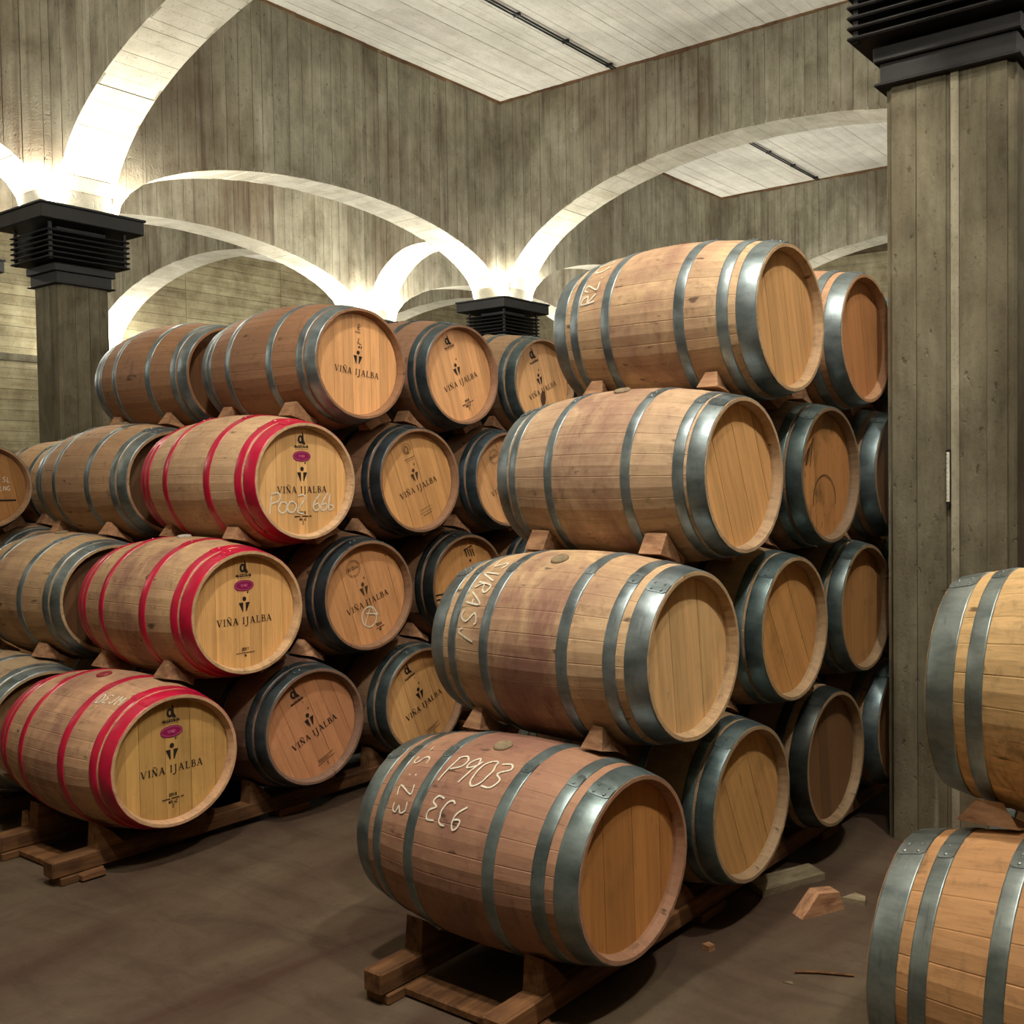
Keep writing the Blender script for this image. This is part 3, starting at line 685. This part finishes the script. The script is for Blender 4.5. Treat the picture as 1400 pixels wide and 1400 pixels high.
def head_flat(F_, m, name, eps=.0012):
    return mesh(name, [(HX + eps, a, b) for a, b in F_.v], F_.f, m)
def side_flat(F_, m, name, x0, phi0, rot=0, eps=.0034):
    """2D drawing (a right along axis, b up the barrel side) wrapped on the staves, centred at axial x0 and angle phi0 from the top toward -Y"""
    v = []
    c_, s_ = math.cos(rot), math.sin(rot)
    for a, b in F_.v:
        a, b = a * c_ - b * s_, a * s_ + b * c_
        x = x0 + a; r = prof(x) + eps; ph = phi0 - b / r; v.append((x, -r * math.sin(ph), r * math.cos(ph)))
    return mesh(name, v, F_.f, m)
def logo_figure(F_, cx, cy, s, dot=True):
    F_.poly([(cx - .036 * s, cy), (cx - .008 * s, cy), (cx - .008 * s, cy - .05 * s), (cx - .012 * s, cy - .055 * s)])
    F_.poly([(cx + .036 * s, cy), (cx + .012 * s, cy - .055 * s), (cx + .008 * s, cy - .05 * s), (cx + .008 * s, cy)])
    F_.poly(arc(cx, cy + .021 * s, .0125 * s, .0135 * s, 0, 330, 11))
    if dot: F_.poly([(cx + .02 * s, cy + .048 * s), (cx + .028 * s, cy + .056 * s), (cx + .026 * s, cy + .068 * s), (cx + .018 * s, cy + .06 * s)])
def logo_d(F_, cx, cy, s):
    F_.st(arc(cx - .006 * s, cy - .002 * s, .011 * s, .017 * s, 0, 360, 14), .011 * s)
    F_.poly([(cx + .004 * s, cy - .026 * s), (cx + .016 * s, cy - .026 * s), (cx + .013 * s, cy + .02 * s), (cx + .006 * s, cy + .044 * s), (cx + .004 * s, cy + .02 * s)])
    F_.poly([(cx + .014 * s, cy - .026 * s), (cx + .026 * s, cy - .03 * s), (cx + .016 * s, cy - .006 * s)])
def print_set(kind):
    F_ = Flat()
    serif_text(F_, 'VIÑA IJALBA', 0, -.058, .0325)
    logo_figure(F_, 0, .045, .82)
    if kind in ('mag', 'magbrut'):
        logo_d(F_, 0, .212, .95); stroke_text(F_, 'MAGREÑAN', 0, .168, .0125, .003, .80); F_.st([(-.035, .161), (.035, .161)], .0016)
    if kind in ('mag', 'small'):
        stroke_text(F_, '2018', 0, -.165, .013, .003, .72); F_.st([(-.05, -.176), (-.014, -.176)], .005); F_.st([(-.008, -.176), (.03, -.176)], .005); F_.st([(.036, -.176), (.05, -.176)], .005)
        stroke_text(F_, 'MTLAZ', 0, -.197, .011, .003, .76); stroke_text(F_, '2', 0, -.217, .013, .003)
    if kind == 'magbrut':
        stroke_text(F_, '2017', 0, -.185, .013, .003, .72); F_.st([(-.05, -.196), (.05, -.196)], .003); stroke_text(F_, 'M', 0, -.217, .013, .003)
    if kind == 'rad':
        stroke_text(F_, 'R', 0, .182, .03, .0035); stroke_text(F_, 'RADOUX', 0, .165, .009, .002, .9); stroke_text(F_, 'Z', 0, .118, .018, .003); F_.st([(-.01, .112), (.02, .108)], .003)
        F_.poly(arc(.004, .092, .006, .006, 0, 330, 8))
    if kind == 'q':
        stroke_text(F_, 'Q', 0, .165, .042, .004); F_.st(arc(0, .19, .028, .03, 0, 360, 20), .002); F_.st([(-.04, .135), (.04, .135)], .003); F_.st([(-.03, .122), (.03, .122)], .002)
        F_.st([(-.04, -.17), (.05, -.17)], .002); F_.st([(-.05, -.19), (.05, -.19)], .002); F_.st([(-.03, -.205), (.04, -.205)], .003)
    if kind == 'seal':
        F_.st(arc(-.03, .165, .045, .045, 0, 360, 28), .0022); F_.st(arc(-.03, .165, .037, .037, 0, 360, 28), .0016); stroke_text(F_, 'RIOJA', -.03, .158, .018, .003, .8)
        stroke_text(F_, '2016', .03, -.19, .013, .0035, .76); F_.st([(.0, -.203), (.06, -.203)], .004); stroke_text(F_, 'MT', .03, -.222, .012, .003)
    if kind == 'mag_noyear':
        logo_d(F_, 0, .205, 1.15); stroke_text(F_, 'MAGREÑAN', 0, .148, .0135, .0035, .80)
    if kind == 'line':
        logo_d(F_, -.02, .205, 1.0); stroke_text(F_, 'MAGREÑAN', -.02, .155, .012, .003, .80); F_.poly([(.0, .13), (.008, .137), (.006, .145)])
        F_.st([(-.05, -.19), (.05, -.19)], .003); F_.st([(-.05, -.2), (.02, -.2)], .003); F_.st([(-.06, -.212), (.055, -.212)], .003); stroke_text(F_, '2', 0, -.238, .014, .003)
    return F_
PM = {k: head_flat(print_set(k), PRINT if k not in ('q', 'seal') else FAINT, 'head_print') for k in ('mag', 'magbrut', 'rad', 'q', 'seal', 'small', 'mag_noyear', 'line')}
Fo = Flat(); Fo.poly(arc(0, .126, .052, .027, 0, 345, 23)); OVAL = head_flat(Fo, PLUM, 'oval_sticker', .001)
Fo = Flat(); Fo.st(arc(0, .126, .045, .021, 0, 360, 24), .0016); stroke_text(Fo, 'VINO', 0, .120, .012, .002, .72); OVALP = head_flat(Fo, PALE, 'sticker_print', .0016)

BAR = []
def flood(x, y, watts, tx, ty, lab):  # invented fill light out of view, added to brighten the barrels
    u = thing('fill_light', lab, 'lamp', (x, y, ZC - .16))
    mb = MB(); mb.bevbox(-.13, .13, -.09, .09, 0, .05, .006); obj('housing', mb.mesh('housing', BLACK), u)
    mb = MB(); mb.box(-.012, .012, -.012, .012, .05, .172); obj('stem', mb.mesh('stem', BLACK), u)
    mb = MB(); mb.box(-.115, .115, -.075, .075, -.004, 0); obj('lens', mb.mesh('lens', GLASS_E), u)
    ld = bpy.data.lights.new('fill_lamp', 'AREA'); ld.shape = 'RECTANGLE'; ld.size = .24; ld.size_y = .16; ld.energy = watts; ld.color = FILL_COL
    lo = bpy.data.objects.new('lamp', ld); col.objects.link(lo); lo.parent = u; lo.location = (0, 0, -.012)
    d = Vector((tx - x, ty - y, -(ZC - 1.5))); lo.rotation_euler = d.to_track_quat('-Z', 'Y').to_euler()
def barrel(x_head, y, z, label, hoop='steel', hset='std', wood=(176, 138, 96), stain=.3, headc=(190, 140, 84), hstain=.15, n=7, hrot=0., lap=.6, bungphi=.0, bung='n', prt=None, prot=0., oval=False, steelc=(1, 1, 1), rz=0., group=None, jt=0.):
    """x_head: plane of the branded head; y, z: axis (z relative to the floor)"""
    b = thing('wine_barrel', label, 'barrel', (x_head - HL, y, z - RB - .004), rz, group)
    up = (0, 0, RB + .004)
    ph0 = R.uniform(0, .24)
    def desat(c_, k):
        g = sum(c_) / 3; return tuple((g + (q - g) * k) for q in c_)
    wl = lin(tuple(min(240, q * 1.12) for q in desat(wood, .76))); hl_ = lin(tuple(min(245, q * 1.15) for q in desat(headc, .84)))
    for k in range(NST):
        v = R.uniform(-.045, .045); d = [c_ * (1 + v) for c_ in wl]
        obj('stave', STM, b, up, (ph0 + 2 * math.pi * k / NST, 0, 0), (*d, stain))
    for me in PLANKS[n]:
        v = R.uniform(-.09, .09); obj('head_plank', me, b, up, (hrot, 0, 0), (*[c_ * (1 + v) for c_ in hl_], hstain))
    obj('rear_head', REARM, b, up, (hrot, 0, 0), (*hl_, hstain))
    for me, jm in HOOPS[hset, hoop]:
        lp = lap + R.uniform(-.05, .05)
        h = obj('hoop', me, b, up, (lp, 0, 0), (*steelc, 1)); obj('lap_joint', jm, h, (0, 0, 0), (0, 0, 0), (*[c_ * .93 for c_ in steelc], 1))
    if bung: obj('bung', BM[bung], b, up, (bungphi, 0, 0))
    if prt: tag(obj('head_print', PM[prt], b, up, (prot, 0, 0)), 'black lettering VIÑA IJALBA with a figure emblem', kind='stuff')
    if oval:
        o = tag(obj('oval_sticker', OVAL, b, up, (prot, 0, 0)), 'plum oval sticker'); obj('sticker_print', OVALP, o)
    BAR.append((x_head, y, z, label, b))
    return b
def mark(b, me, label):
    return tag(obj('chalk_mark', me, b, (0, 0, RB + .004)), label)
TAN = (178, 142, 98); GREY = (172, 144, 110); BRN = (150, 108, 72); PINK = (176, 128, 96)
ZR = [.468, 1.0925, 1.717, 2.341]
# ---- stack beside the thick pillar (unmarked heads)
xh, yb, pit, sh = -1.891, 2.557, .749, .365
def ry(i, j): return yb + pit * j + sh * i
SG = 'stack beside the thick pillar'
r00 = barrel(xh - .008, ry(0, 0) + .014, ZR[0] - .004, 'wine-stained oak barrel with P903 chalked on its side, on the rack beside the thick pillar', wood=(160, 112, 82), stain=.85, headc=(178, 118, 58), n=7, hrot=.03, lap=.45, bungphi=.22, steelc=(.86, .9, .86), hstain=.3)
r10 = barrel(xh, ry(1, 0), ZR[1], 'oak barrel with plain smooth head and slanted chalk scrawl, resting on the P903 barrel', wood=(186, 150, 106), stain=.9, headc=(206, 164, 108), n=6, hrot=.1, lap=.55, bungphi=.38, hstain=.25)
r20 = barrel(xh - .01, ry(2, 0) + .008, ZR[2] - .002, 'pale unmarked oak barrel with diagonal head boards, above the chalk-scrawled barrel', wood=(184, 150, 112), stain=.75, headc=(210, 156, 94), n=7, hrot=.38, lap=.45, bungphi=.30, hset='thin', hstain=.1)
r30 = barrel(xh + .014, ry(3, 0) - .024, ZR[3] - .001, 'reddish oak barrel with a chalk code, topmost above the pale unmarked barrel', wood=(182, 146, 104), stain=.7, headc=(206, 154, 96), n=7, hrot=.24, lap=.12, bungphi=.0, bung='d', hstain=.1)
r01 = barrel(xh - .005, ry(0, 1) + .015, ZR[0], 'oak barrel with stained diagonal head boards, on the rack next to the P903 barrel', wood=(150, 122, 88), stain=.3, headc=(184, 136, 76), n=6, hrot=.42, lap=.55, hstain=.6, steelc=(.72, .82, .82), hset='thin')
r11 = barrel(xh - .008, ry(1, 1) + .02, ZR[1] - .004, 'oak barrel with rough orange-brown head, next to the chalk-scrawled plain barrel', wood=(160, 130, 92), stain=.3, headc=(188, 132, 70), n=6, hrot=.5, lap=.6, hstain=.45, steelc=(.72, .84, .84), hset='thin')
r21 = barrel(xh + .004, ry(2, 1) - .02, ZR[2] - .002, 'old oak barrel with black scuffs and a ring mark on its head', wood=(120, 96, 70), stain=.2, headc=(170, 114, 62), n=6, hrot=.05, lap=.62, hstain=1, steelc=(.55, .62, .60), hset='thin')
r31 = barrel(xh + .012, ry(3, 1) - .014, ZR[3], 'oak barrel with brown head, in the top row against the thick pillar', wood=(170, 122, 84), stain=.2, headc=(170, 112, 66), n=7, hrot=.22, lap=.15, hstain=.3)
r02 = barrel(xh, ry(0, 2), ZR[0], 'dark barrel with black hoops and dark brown head, low beside the thick pillar', wood=(130, 104, 72), stain=.2, headc=(98, 68, 42), n=6, hrot=.1, lap=.5, hstain=.5, steelc=(.2, .19, .17))
r12 = barrel(xh, ry(1, 2) - .02, ZR[1] + .005, 'grey-hooped barrel with dark-streaked head, above the black-hooped barrel by the thick pillar', wood=(130, 104, 72), stain=.2, headc=(160, 112, 62), n=6, hrot=.0, lap=.6, hstain=.7, steelc=(.62, .68, .66), hset='thin')
for i, j, nm in ((2, 2, 'third in the third row'), (3, 2, 'third in the top row'), (0, 3, 'fourth in the bottom row'), (1, 3, 'fourth in the second row'), (0, 4, 'fifth in the bottom row')):
    barrel(xh, ry(i, j), ZR[i], 'barrel half hidden behind the thick pillar, %s of its stack' % nm, wood=(140, 110, 78), stain=.2, headc=(150, 104, 60), n=6, hrot=.1 * j, lap=.5, hstain=.5, steelc=(.75, .82, .84))
# ---- red-hooped stack and what lies behind its front barrels
xl, ybl, pl, shl = -4.376, 2.479, .737, .357
def ly(i, j): return ybl + pl * j + shl * i
LRZ = math.radians(.62)
def lx(i, j): return xl - .0108 * (pl * j + shl * i)
l00 = barrel(lx(0, 0), ly(0, 0), .471, 'lowest red-hooped barrel, on the timber rack, its branded head partly shadowed', 'red', 'red', wood=(184, 138, 98), stain=.75, headc=(178, 136, 72), n=9, lap=.4, bung='r', bungphi=.15, prt='mag', oval=True, rz=LRZ, hstain=.3)
l10 = barrel(lx(1, 0), ly(1, 0) + .018, 1.092, 'middle red-hooped barrel, branded head without chalk, between the two other red-hooped barrels', 'red', 'red', wood=(186, 146, 100), stain=.9, headc=(204, 152, 88), n=9, lap=.3, bung='w', bungphi=.05, prt='magbrut', oval=True, rz=LRZ, hstain=.15)
l20 = barrel(lx(2, 0) + .01, ly(2, 0) - .009, 1.713, 'uppermost red-hooped barrel with chalk P002 664 across its head', 'red', 'red', wood=(184, 146, 104), stain=.35, headc=(200, 152, 92), n=9, lap=.3, bung=None, prt='mag', oval=True, rz=LRZ, hstain=.1)
l30 = barrel(lx(3, 0) - .01, ly(3, 0) + .007, 2.334, 'brown grey-hooped barrel with a light branded head, atop the red-hooped barrels', wood=(142, 96, 62), stain=.15, headc=(206, 148, 92), n=9, lap=-1.3, bung=None, prt='rad', prot=-.09, rz=LRZ, hset='red')
DH = (.55, .60, .62)
l31 = barrel(lx(3, 1), ly(3, 1), 2.334, 'dark-hooped barrel with tilted brand, in the top row beside the barrel atop the red-hooped ones', wood=(140, 98, 70), stain=.3, headc=(206, 148, 94), n=7, hrot=.3, lap=.2, prt='mag', prot=.42, rz=LRZ, hset='red', steelc=(.42, .46, .48))
l32 = barrel(lx(3, 2), ly(3, 2), 2.334, 'barrel with a tilted brand and dark blotch, below the half-hidden black capital', wood=(150, 116, 80), stain=.2, headc=(204, 152, 98), n=7, hrot=.3, lap=.2, prt='mag_noyear', prot=.42, rz=LRZ, hset='red', steelc=(.5, .55, .55))
l21 = barrel(lx(2, 1), ly(2, 1) + .014, 1.712, 'black-hooped barrel with a faint round Q emblem above its brand, beside the P002 barrel', wood=(130, 92, 64), stain=.2, headc=(192, 138, 80), n=7, hrot=.35, lap=.15, prt='q', prot=.38, rz=LRZ, hset='red', steelc=(.24, .26, .28))
l11 = barrel(lx(1, 1), ly(1, 1), 1.1, 'black-hooped barrel with a round faint seal and a chalk loop on its head', wood=(130, 92, 64), stain=.2, headc=(188, 130, 80), n=7, hrot=.3, lap=.25, prt='seal', prot=.32, rz=LRZ, hset='red', steelc=(.26, .29, .31), hstain=.35)
l01 = barrel(lx(0, 1), ly(0, 1), .469, 'barrel with pinkish tilted branded head, on the rack next to the lowest red-hooped barrel', wood=(120, 88, 70), stain=.5, headc=(176, 116, 76), n=7, hrot=.4, lap=.3, prt='line', prot=.42, rz=LRZ, hset='red', steelc=(.42, .44, .45), hstain=.3)
l02 = barrel(lx(0, 2), ly(0, 2), .469, 'barrel with two-toned branded head partly behind the P903 barrel', wood=(140, 104, 76), stain=.3, headc=(194, 144, 86), n=6, hrot=.35, lap=.3, prt='line', prot=.42, rz=LRZ, hset='red', steelc=(.5, .54, .52), hstain=.3)
l12 = barrel(lx(1, 2), ly(1, 2), 1.094, 'dark barrel with burnt bar marks on its head, behind the chalk-scrawled barrel', wood=(112, 78, 52), stain=.2, headc=(178, 124, 68), n=7, hrot=.1, lap=.2, rz=LRZ, hset='red', steelc=(.2, .19, .18), hstain=.8)
l22 = barrel(lx(2, 2), ly(2, 2), 1.715, 'barrel with a blue-grey hoop and a pale head half covered by a pale oak barrel', wood=(130, 94, 66), stain=.2, headc=(196, 142, 90), n=7, hrot=.5, lap=.2, rz=LRZ, hset='red', prt='seal', prot=.4, steelc=(.34, .40, .44), hstain=.3)
for i in range(4):
    barrel(lx(i, 3), ly(i, 3), ZR[i], 'barrel mostly hidden behind the unmarked stack, %s row of the red-hooped stack' % ('bottom', 'second', 'third', 'top')[i], wood=(130, 96, 66), headc=(180, 130, 80), rz=LRZ, hset='red', lap=.2, steelc=(.36, .40, .42), stain=.2, hstain=.3)
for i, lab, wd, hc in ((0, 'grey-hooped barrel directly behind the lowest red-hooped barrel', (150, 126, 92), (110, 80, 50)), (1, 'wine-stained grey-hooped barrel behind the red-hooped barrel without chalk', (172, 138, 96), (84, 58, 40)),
                       (2, 'grey-hooped barrel behind the P002 red-hooped barrel', (166, 126, 88), (80, 56, 38)), (3, 'brown grey-hooped barrel behind the topmost barrel of the left stack', (146, 100, 64), (84, 56, 36))):  # head colours darkened to stand in for shade in the gap before them
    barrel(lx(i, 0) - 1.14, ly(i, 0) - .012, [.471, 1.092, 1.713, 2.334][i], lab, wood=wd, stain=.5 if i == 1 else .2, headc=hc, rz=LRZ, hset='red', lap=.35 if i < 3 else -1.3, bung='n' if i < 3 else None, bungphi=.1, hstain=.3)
barrel(lx(0, 1) - 1.14, ly(0, 1), .469, 'second barrel of the bottom rear row, hidden in the left stack', rz=LRZ, hset='red'); barrel(lx(1, 1) - 1.14, ly(1, 1), 1.094, 'second barrel of the second rear row, hidden in the left stack', rz=LRZ, hset='red'); barrel(lx(2, 1) - 1.14, ly(2, 1), 1.715, 'second barrel of the third rear row, hidden in the left stack', rz=LRZ, hset='red')
# ---- lower stack near the back wall side
x0s = -7.938
q20 = barrel(x0s, 3.197, 1.705, 'barrel with faint chalk on its dark head, atop the low stack by the slender pillar', wood=(160, 120, 84), stain=.2, headc=(150, 102, 54), n=7, hrot=.2, hstain=.3, steelc=(.5, .5, .48), hset='red')
barrel(x0s, 3.94, 1.705, 'pale barrel peeking out between the low stack and the grey-hooped barrels', wood=(190, 152, 108), stain=.1, headc=(170, 124, 74), hset='red')
for k, yy in enumerate((2.83, 3.57, 4.30)): barrel(x0s, yy, 1.087, 'barrel in the middle row of the low stack by the slender pillar', wood=(160, 120, 84), headc=(170, 122, 66), hset='red', group='low stack middle row')
for k, yy in enumerate((2.47, 3.2, 3.94)): barrel(x0s, yy, .469, 'barrel in the bottom row of the low stack by the slender pillar', wood=(160, 120, 84), headc=(160, 114, 66), hset='red', group='low stack bottom row')
# ---- stack in front of the thick pillar: rear ends toward the view
s1 = barrel(-.924 + 2 * HL, 2.80, 1.126, 'yellowish barrel with shiny steel hoops in front of the thick pillar, resting on another', wood=(222, 176, 110), stain=.08, headc=(200, 150, 90), lap=.28, bungphi=.1, hstain=.1, steelc=(1.35, 1.32, 1.25))
s0 = barrel(-.968 + 2 * HL, 2.52, .471, 'orange-brown barrel with shiny steel hoops below the yellowish barrel in front of the thick pillar', wood=(198, 140, 84), stain=.12, headc=(200, 150, 90), lap=.3, bungphi=.1, hstain=.1, steelc=(1.35, 1.32, 1.25))
s2 = barrel(-.924 + 2 * HL, 3.29, .471, 'barrel hidden behind the orange-brown barrel in front of the thick pillar', wood=(190, 142, 88), stain=.1, lap=.3)

flood(-2.15, 1.0, FILL_W * 1.3, -3.9, 3.2, 'added unseen fill light at the ceiling above the aisle of red-hooped barrels')
flood(0.65, 2.1, FILL_W * 1.1, -1.9, 3.4, 'added unseen fill light at the ceiling of the pillar aisle')
flood(0.25, 0.5, FILL_W * .6, -.6, 2.8, 'added unseen fill light at the ceiling over the viewing spot')
# ---- chalk and burnt marks
def chalk(txt, h, w_, adv=.72, slant=0., jit=.03):
    f_ = Flat(); stroke_text(f_, txt, 0, -h / 2, h, w_, adv, slant, jit); return f_
mark(r00, side_flat(chalk('P903', .105, .0062, .62, .25), CHALK, 'chalk', -.01, .62, .05), 'white chalk P903')
mark(r00, side_flat(chalk('EC6', .082, .0062, .72, .1), CHALK, 'chalk', -.03, 1.06, -.1), 'white chalk letters')
mark(r00, side_flat(chalk('EZ:S-', .07, .0055, .85, 0), CHALK, 'chalk', -.275, .72, math.pi * .5 + .1), 'white chalk code')
mark(r10, side_flat(chalk('SVRASJ', .085, .0070, .72, .3, .08), CHALK, 'chalk', -.275, .92, -math.pi * .5 - .05), 'white chalk scrawl')
mark(r30, side_flat(chalk('R2.CDM', .075, .007, .75, 0), CHALK, 'chalk', -.285, .78, math.pi * .5), 'white chalk code')
mark(l00, side_flat(chalk('DEJM', .05, .005, .75, .1, .08), CHALK, 'chalk', .29, .55, .2), 'faint chalk code')
def headchalk(b, items, name, label, m=CHALK):
    f_ = Flat()
    for txt, cx, cy, h, w_, adv in items: stroke_text(f_, txt, cx, cy, h, w_, adv, .12, .03)
    return mark(b, head_flat(f_, m, name, .0022), label)
headchalk(l20, (('P', -.165, -.158, .1, .007, .5), ('ooz', -.065, -.155, .092, .007, .56), ('66b', .125, -.15, .085, .007, .54)), 'chalk', 'white chalk P002 664')
f_ = Flat(); f_.st(arc(.02, -.12, .05, .055, 20, 400, 20), .007); f_.st([(-.01, -.16), (.03, -.06), (.07, -.13)], .006); f_.st([(.0, -.1), (.08, -.11)], .006); mark(l11, head_flat(f_, CHALK, 'chalk', .0022), 'white chalk loop')
headchalk(q20, (('lSL', .13, .03, .035, .005, .8), ('ELNG', .12, -.03, .03, .005, .8)), 'chalk', 'small white chalk writing')
f_ = Flat(); f_.st([(.08, -.1), (.2, -.1)], .012); mark(q20, head_flat(f_, PRINT, 'burnt_bar', .0022), 'dark print')
f_ = Flat()
for k in range(4): f_.st([(-.24 + .008 * k, -.05 - .028 * k), (-.17, -.045 - .028 * k)], .009)
for k in range(4): f_.st([(.02 + .02 * k, .16), (-.0 + .02 * k, .205)], .007)
f_.st([(-.01, .2), (.06, .225)], .006); f_.poly(arc(.045, .135, .009, .009, 0, 330, 8)); mark(l12, head_flat(f_, PRINT, 'burnt_bar', .0022), 'burnt bars')
f_ = Flat()
for k in range(7): f_.st([(-.215 + .012 * k + R.uniform(-.004, .004), .03 + R.uniform(0, .03)), (-.19 + .013 * k, .09 + .010 * k + R.uniform(-.02, .02))], R.uniform(.003, .006))
f_.st(arc(.0, -.11, .11, .11, -10, 190, 26), .004); mark(r21, head_flat(f_, PRINT, 'scuff', .0022), 'black scuffs and a ring mark')
f_ = Flat(); f_.poly(arc(.02, -.09, .025, .05, 0, 340, 14)); mark(l32, head_flat(f_, FAINT, 'blotch', .0018), 'dark blotch')

# ------------------------------------------------------------------ wedges between barrels
def wedge_mesh(y_lo, z_lo, y_hi, z_hi, rloc, wx, top):
    """solid between two barrel circles; local to their mid point"""
    dy, dz = y_hi - y_lo, z_hi - z_lo; D = math.hypot(dy, dz); u = (dy / D, dz / D); sg = 1 if dy > 0 else -1
    t = (-u[1] * sg, u[0] * sg)
    def P(tt, uu): return (t[0] * tt + u[0] * uu, t[1] * tt + u[1] * uu)
    def g(tt): return D / 2 - math.sqrt(rloc * rloc - tt * tt) - .0065
    t0, t1 = -.02, .132
    bl = [P(t0, -g(t0)), P(.05, -g(.05)), P(t1, -g(t1))]; tp = [P(t1, g(t1) * .96), P(.05, g(.05)), P(t0, g(t0))]
    v = []; f = []
    pts = bl + tp; n = 6
    for s in (-1, 1):
        for k, (a, b) in enumerate(pts):
            ww = wx if k < 3 else wx * top
            v.append((s * ww / 2, a, b))
    f = [tuple(range(n)), tuple(range(n, 2 * n))[::-1]] + [(k, k + n, (k + 1) % n + n, (k + 1) % n) for k in range(n)]
    return mesh('wooden_wedge', v, f, WEDGE)
def wedges(up_, lo_list, name, sides=(-.281, .281), back=False):
    xh_, yu, zu = up_
    for (yl, zl) in lo_list:
        for ax in sides:
            rl = prof(abs(ax) - .058) + .0015
            wx = R.uniform(.085, .105); top = R.choice((1.0, .95, .55, .45))
            if ax < -.3: wx, top = .16, .42; rl = prof(.19) + .004
            me = wedge_mesh(yl, zl, yu, zu, rl, wx, top)
            o = obj('wooden_wedge', me, None, (xh_ - HL + ax + R.uniform(-.005, .005), (yl + yu) / 2, (zl + zu) / 2))
            tag(o, 'wooden wedge under the %s end of the %s' % ('head' if ax > 0 else 'rear', name), 'wedge', 'wedges between the barrels')
def short(lbl):
    return ' '.join(lbl.split(',')[0].split()[:8])
info = {b.name: (x, y, z, lab) for x, y, z, lab, b in BAR}
for (x, y, z, lab, b) in BAR:
    if z < .8: continue
    below = [(y2, z2) for (x2, y2, z2, l2, b2) in BAR if abs(x2 - x) < .2 and .5 < z - z2 < .75 and abs(y2 - y) < .55]
    wedges((x, y, z), below, short(lab), (-.34, .281) if b is s1 else (-.281, .281))

# ------------------------------------------------------------------ timber racks under the bottom row
def rack(xhd, ys, label, ext=.42):
    ya, yb_ = min(ys) - ext, max(ys) + ext
    root = thing('barrel_rack', label, 'rack', (xhd - HL, ya, 0))
    zr0, zr1 = .034, .110
    for dx in (-.27, .27):
        mb = MB(); mb.bevbox(dx - .045, dx + .045, R.uniform(-.02, .01), yb_ - ya, zr0, zr1, .007); obj('rail', mb.mesh('rail', RAIL), root)
        k = 0
        yy = .10
        while yy < yb_ - ya:
            mb = MB(); mb.bevbox(dx - .055, dx + .055, yy - .09, yy + .09, 0, zr0 + .001, .004); obj('rail_foot', mb.mesh('rail_foot', RAIL), root); yy += 1.05
        for y in ys:
            for s in (-1, 1):
                rl = prof(abs(dx) - .042) + .009; zc_ = .463
                d0, d1 = .135, .235
                zt = zc_ - math.sqrt(rl * rl - .185 ** 2); zt2 = zc_ - math.sqrt(rl * rl - .215 ** 2)
                poly = [(s * d0, zr1), (s * (d1 + .02), zr1), (s * (d1 + .01), zt2 + .03), (s * .222, zt2 + .012), (s * .185, zt)]
                mb = MB(); mb.prism([(y - ya + a, b) for a, b in poly], 0, dx - .04, dx + .04); obj('chock', mb.mesh('chock', RAIL), root)
    for yy in (.13, yb_ - ya - .2):
        mb = MB(); mb.bevbox(-.36, .36, yy - .05, yy + .05, .006, .034, .004); obj('cross_tie', mb.mesh('cross_tie', RAIL), root)
    return root
rack(xh, [ry(0, 0) + .014, ry(0, 1) + .015] + [ry(0, j) for j in range(2, 5)], 'timber rack with two rails under the stack beside the thick pillar')
rack(xl - .01, [ly(0, j) for j in range(4)], 'timber rack under the red-hooped barrels')
rack(xl - 1.15, [ly(0, j) for j in range(2)], 'timber rack behind the red-hooped barrels')
rack(x0s, [2.47, 3.2, 3.94], 'timber rack under the low stack by the slender pillar')
rack(-.968 + 2 * HL, [2.52, 3.29], 'timber rack under the barrels in front of the thick pillar')

# ------------------------------------------------------------------ loose bits on the floor
mb = MB(); mb.prism([(-.10, 0), (.10, 0), (.075, .075), (-.02, .085)], 1, -.035, .035)
tag(obj('wooden_wedge', mb.mesh('loose_wedge', WEDGE), None, (-1.745, 3.56, .0), (0, 0, 1.05)), 'loose wooden wedge lying on the floor before the thick pillar', 'wedge')
mb = MB(); mb.prism([(-.17, -.06), (.16, -.075), (.18, .05), (-.15, .07)], 2, 0, .028)
tag(obj('wood_offcut', mb.mesh('wood_offcut', PALEWOOD), None, (-1.99, 3.74, 0), (0, 0, 1.2)), 'pale flat board offcut on the floor by the rack', 'offcut')
mb = MB(); mb.prism([(-.02, -.012), (.016, -.016), (.024, .008), (-.008, .018)], 2, 0, .02)
tag(obj('wood_chip', mb.mesh('wood_chip', WEDGE), None, (-1.94, 3.055, 0)), 'small yellowish wood chip on the floor by the P903 barrel', 'wood chip')
mb = MB(); mb.tube([(-.1, 0, .006), (-.02, .004, .007), (.1, -.004, .006)], .005, 6)
tag(obj('twig', mb.mesh('twig', RAIL), None, (-1.503, 3.107, 0), (0, 0, .45)), 'thin dark twig lying on the floor', 'twig')
mb = MB(); mb.prism([(-.018, -.006), (.02, -.004), (.008, .01)], 2, 0, .006)
tag(obj('wood_chip', mb.mesh('wood_chip', PALEWOOD), None, (-1.578, 2.988, 0)), 'tiny pale splinter beside the twig', 'wood chip')
mb = MB(); mb.prism([(-.045, -.03), (.05, -.02), (.03, .03), (-.02, .04)], 2, 0, .02)
tag(obj('wood_chip', mb.mesh('wood_chip', PALEWOOD), None, (-1.66, 3.72, 0)), 'pale splinter behind the loose wedge', 'wood chip')
mb = MB(); mb.prism([(-.03, 0), (.03, 0), (.02, .13), (-.012, .15)], 1, -.012, .012)
tag(obj('wood_offcut', mb.mesh('wood_offcut', WEDGE), None, (-5.30, 2.26, 0), (0, 0, .4)), 'upright wood sliver leaning below the lowest red-hooped barrel', 'offcut')
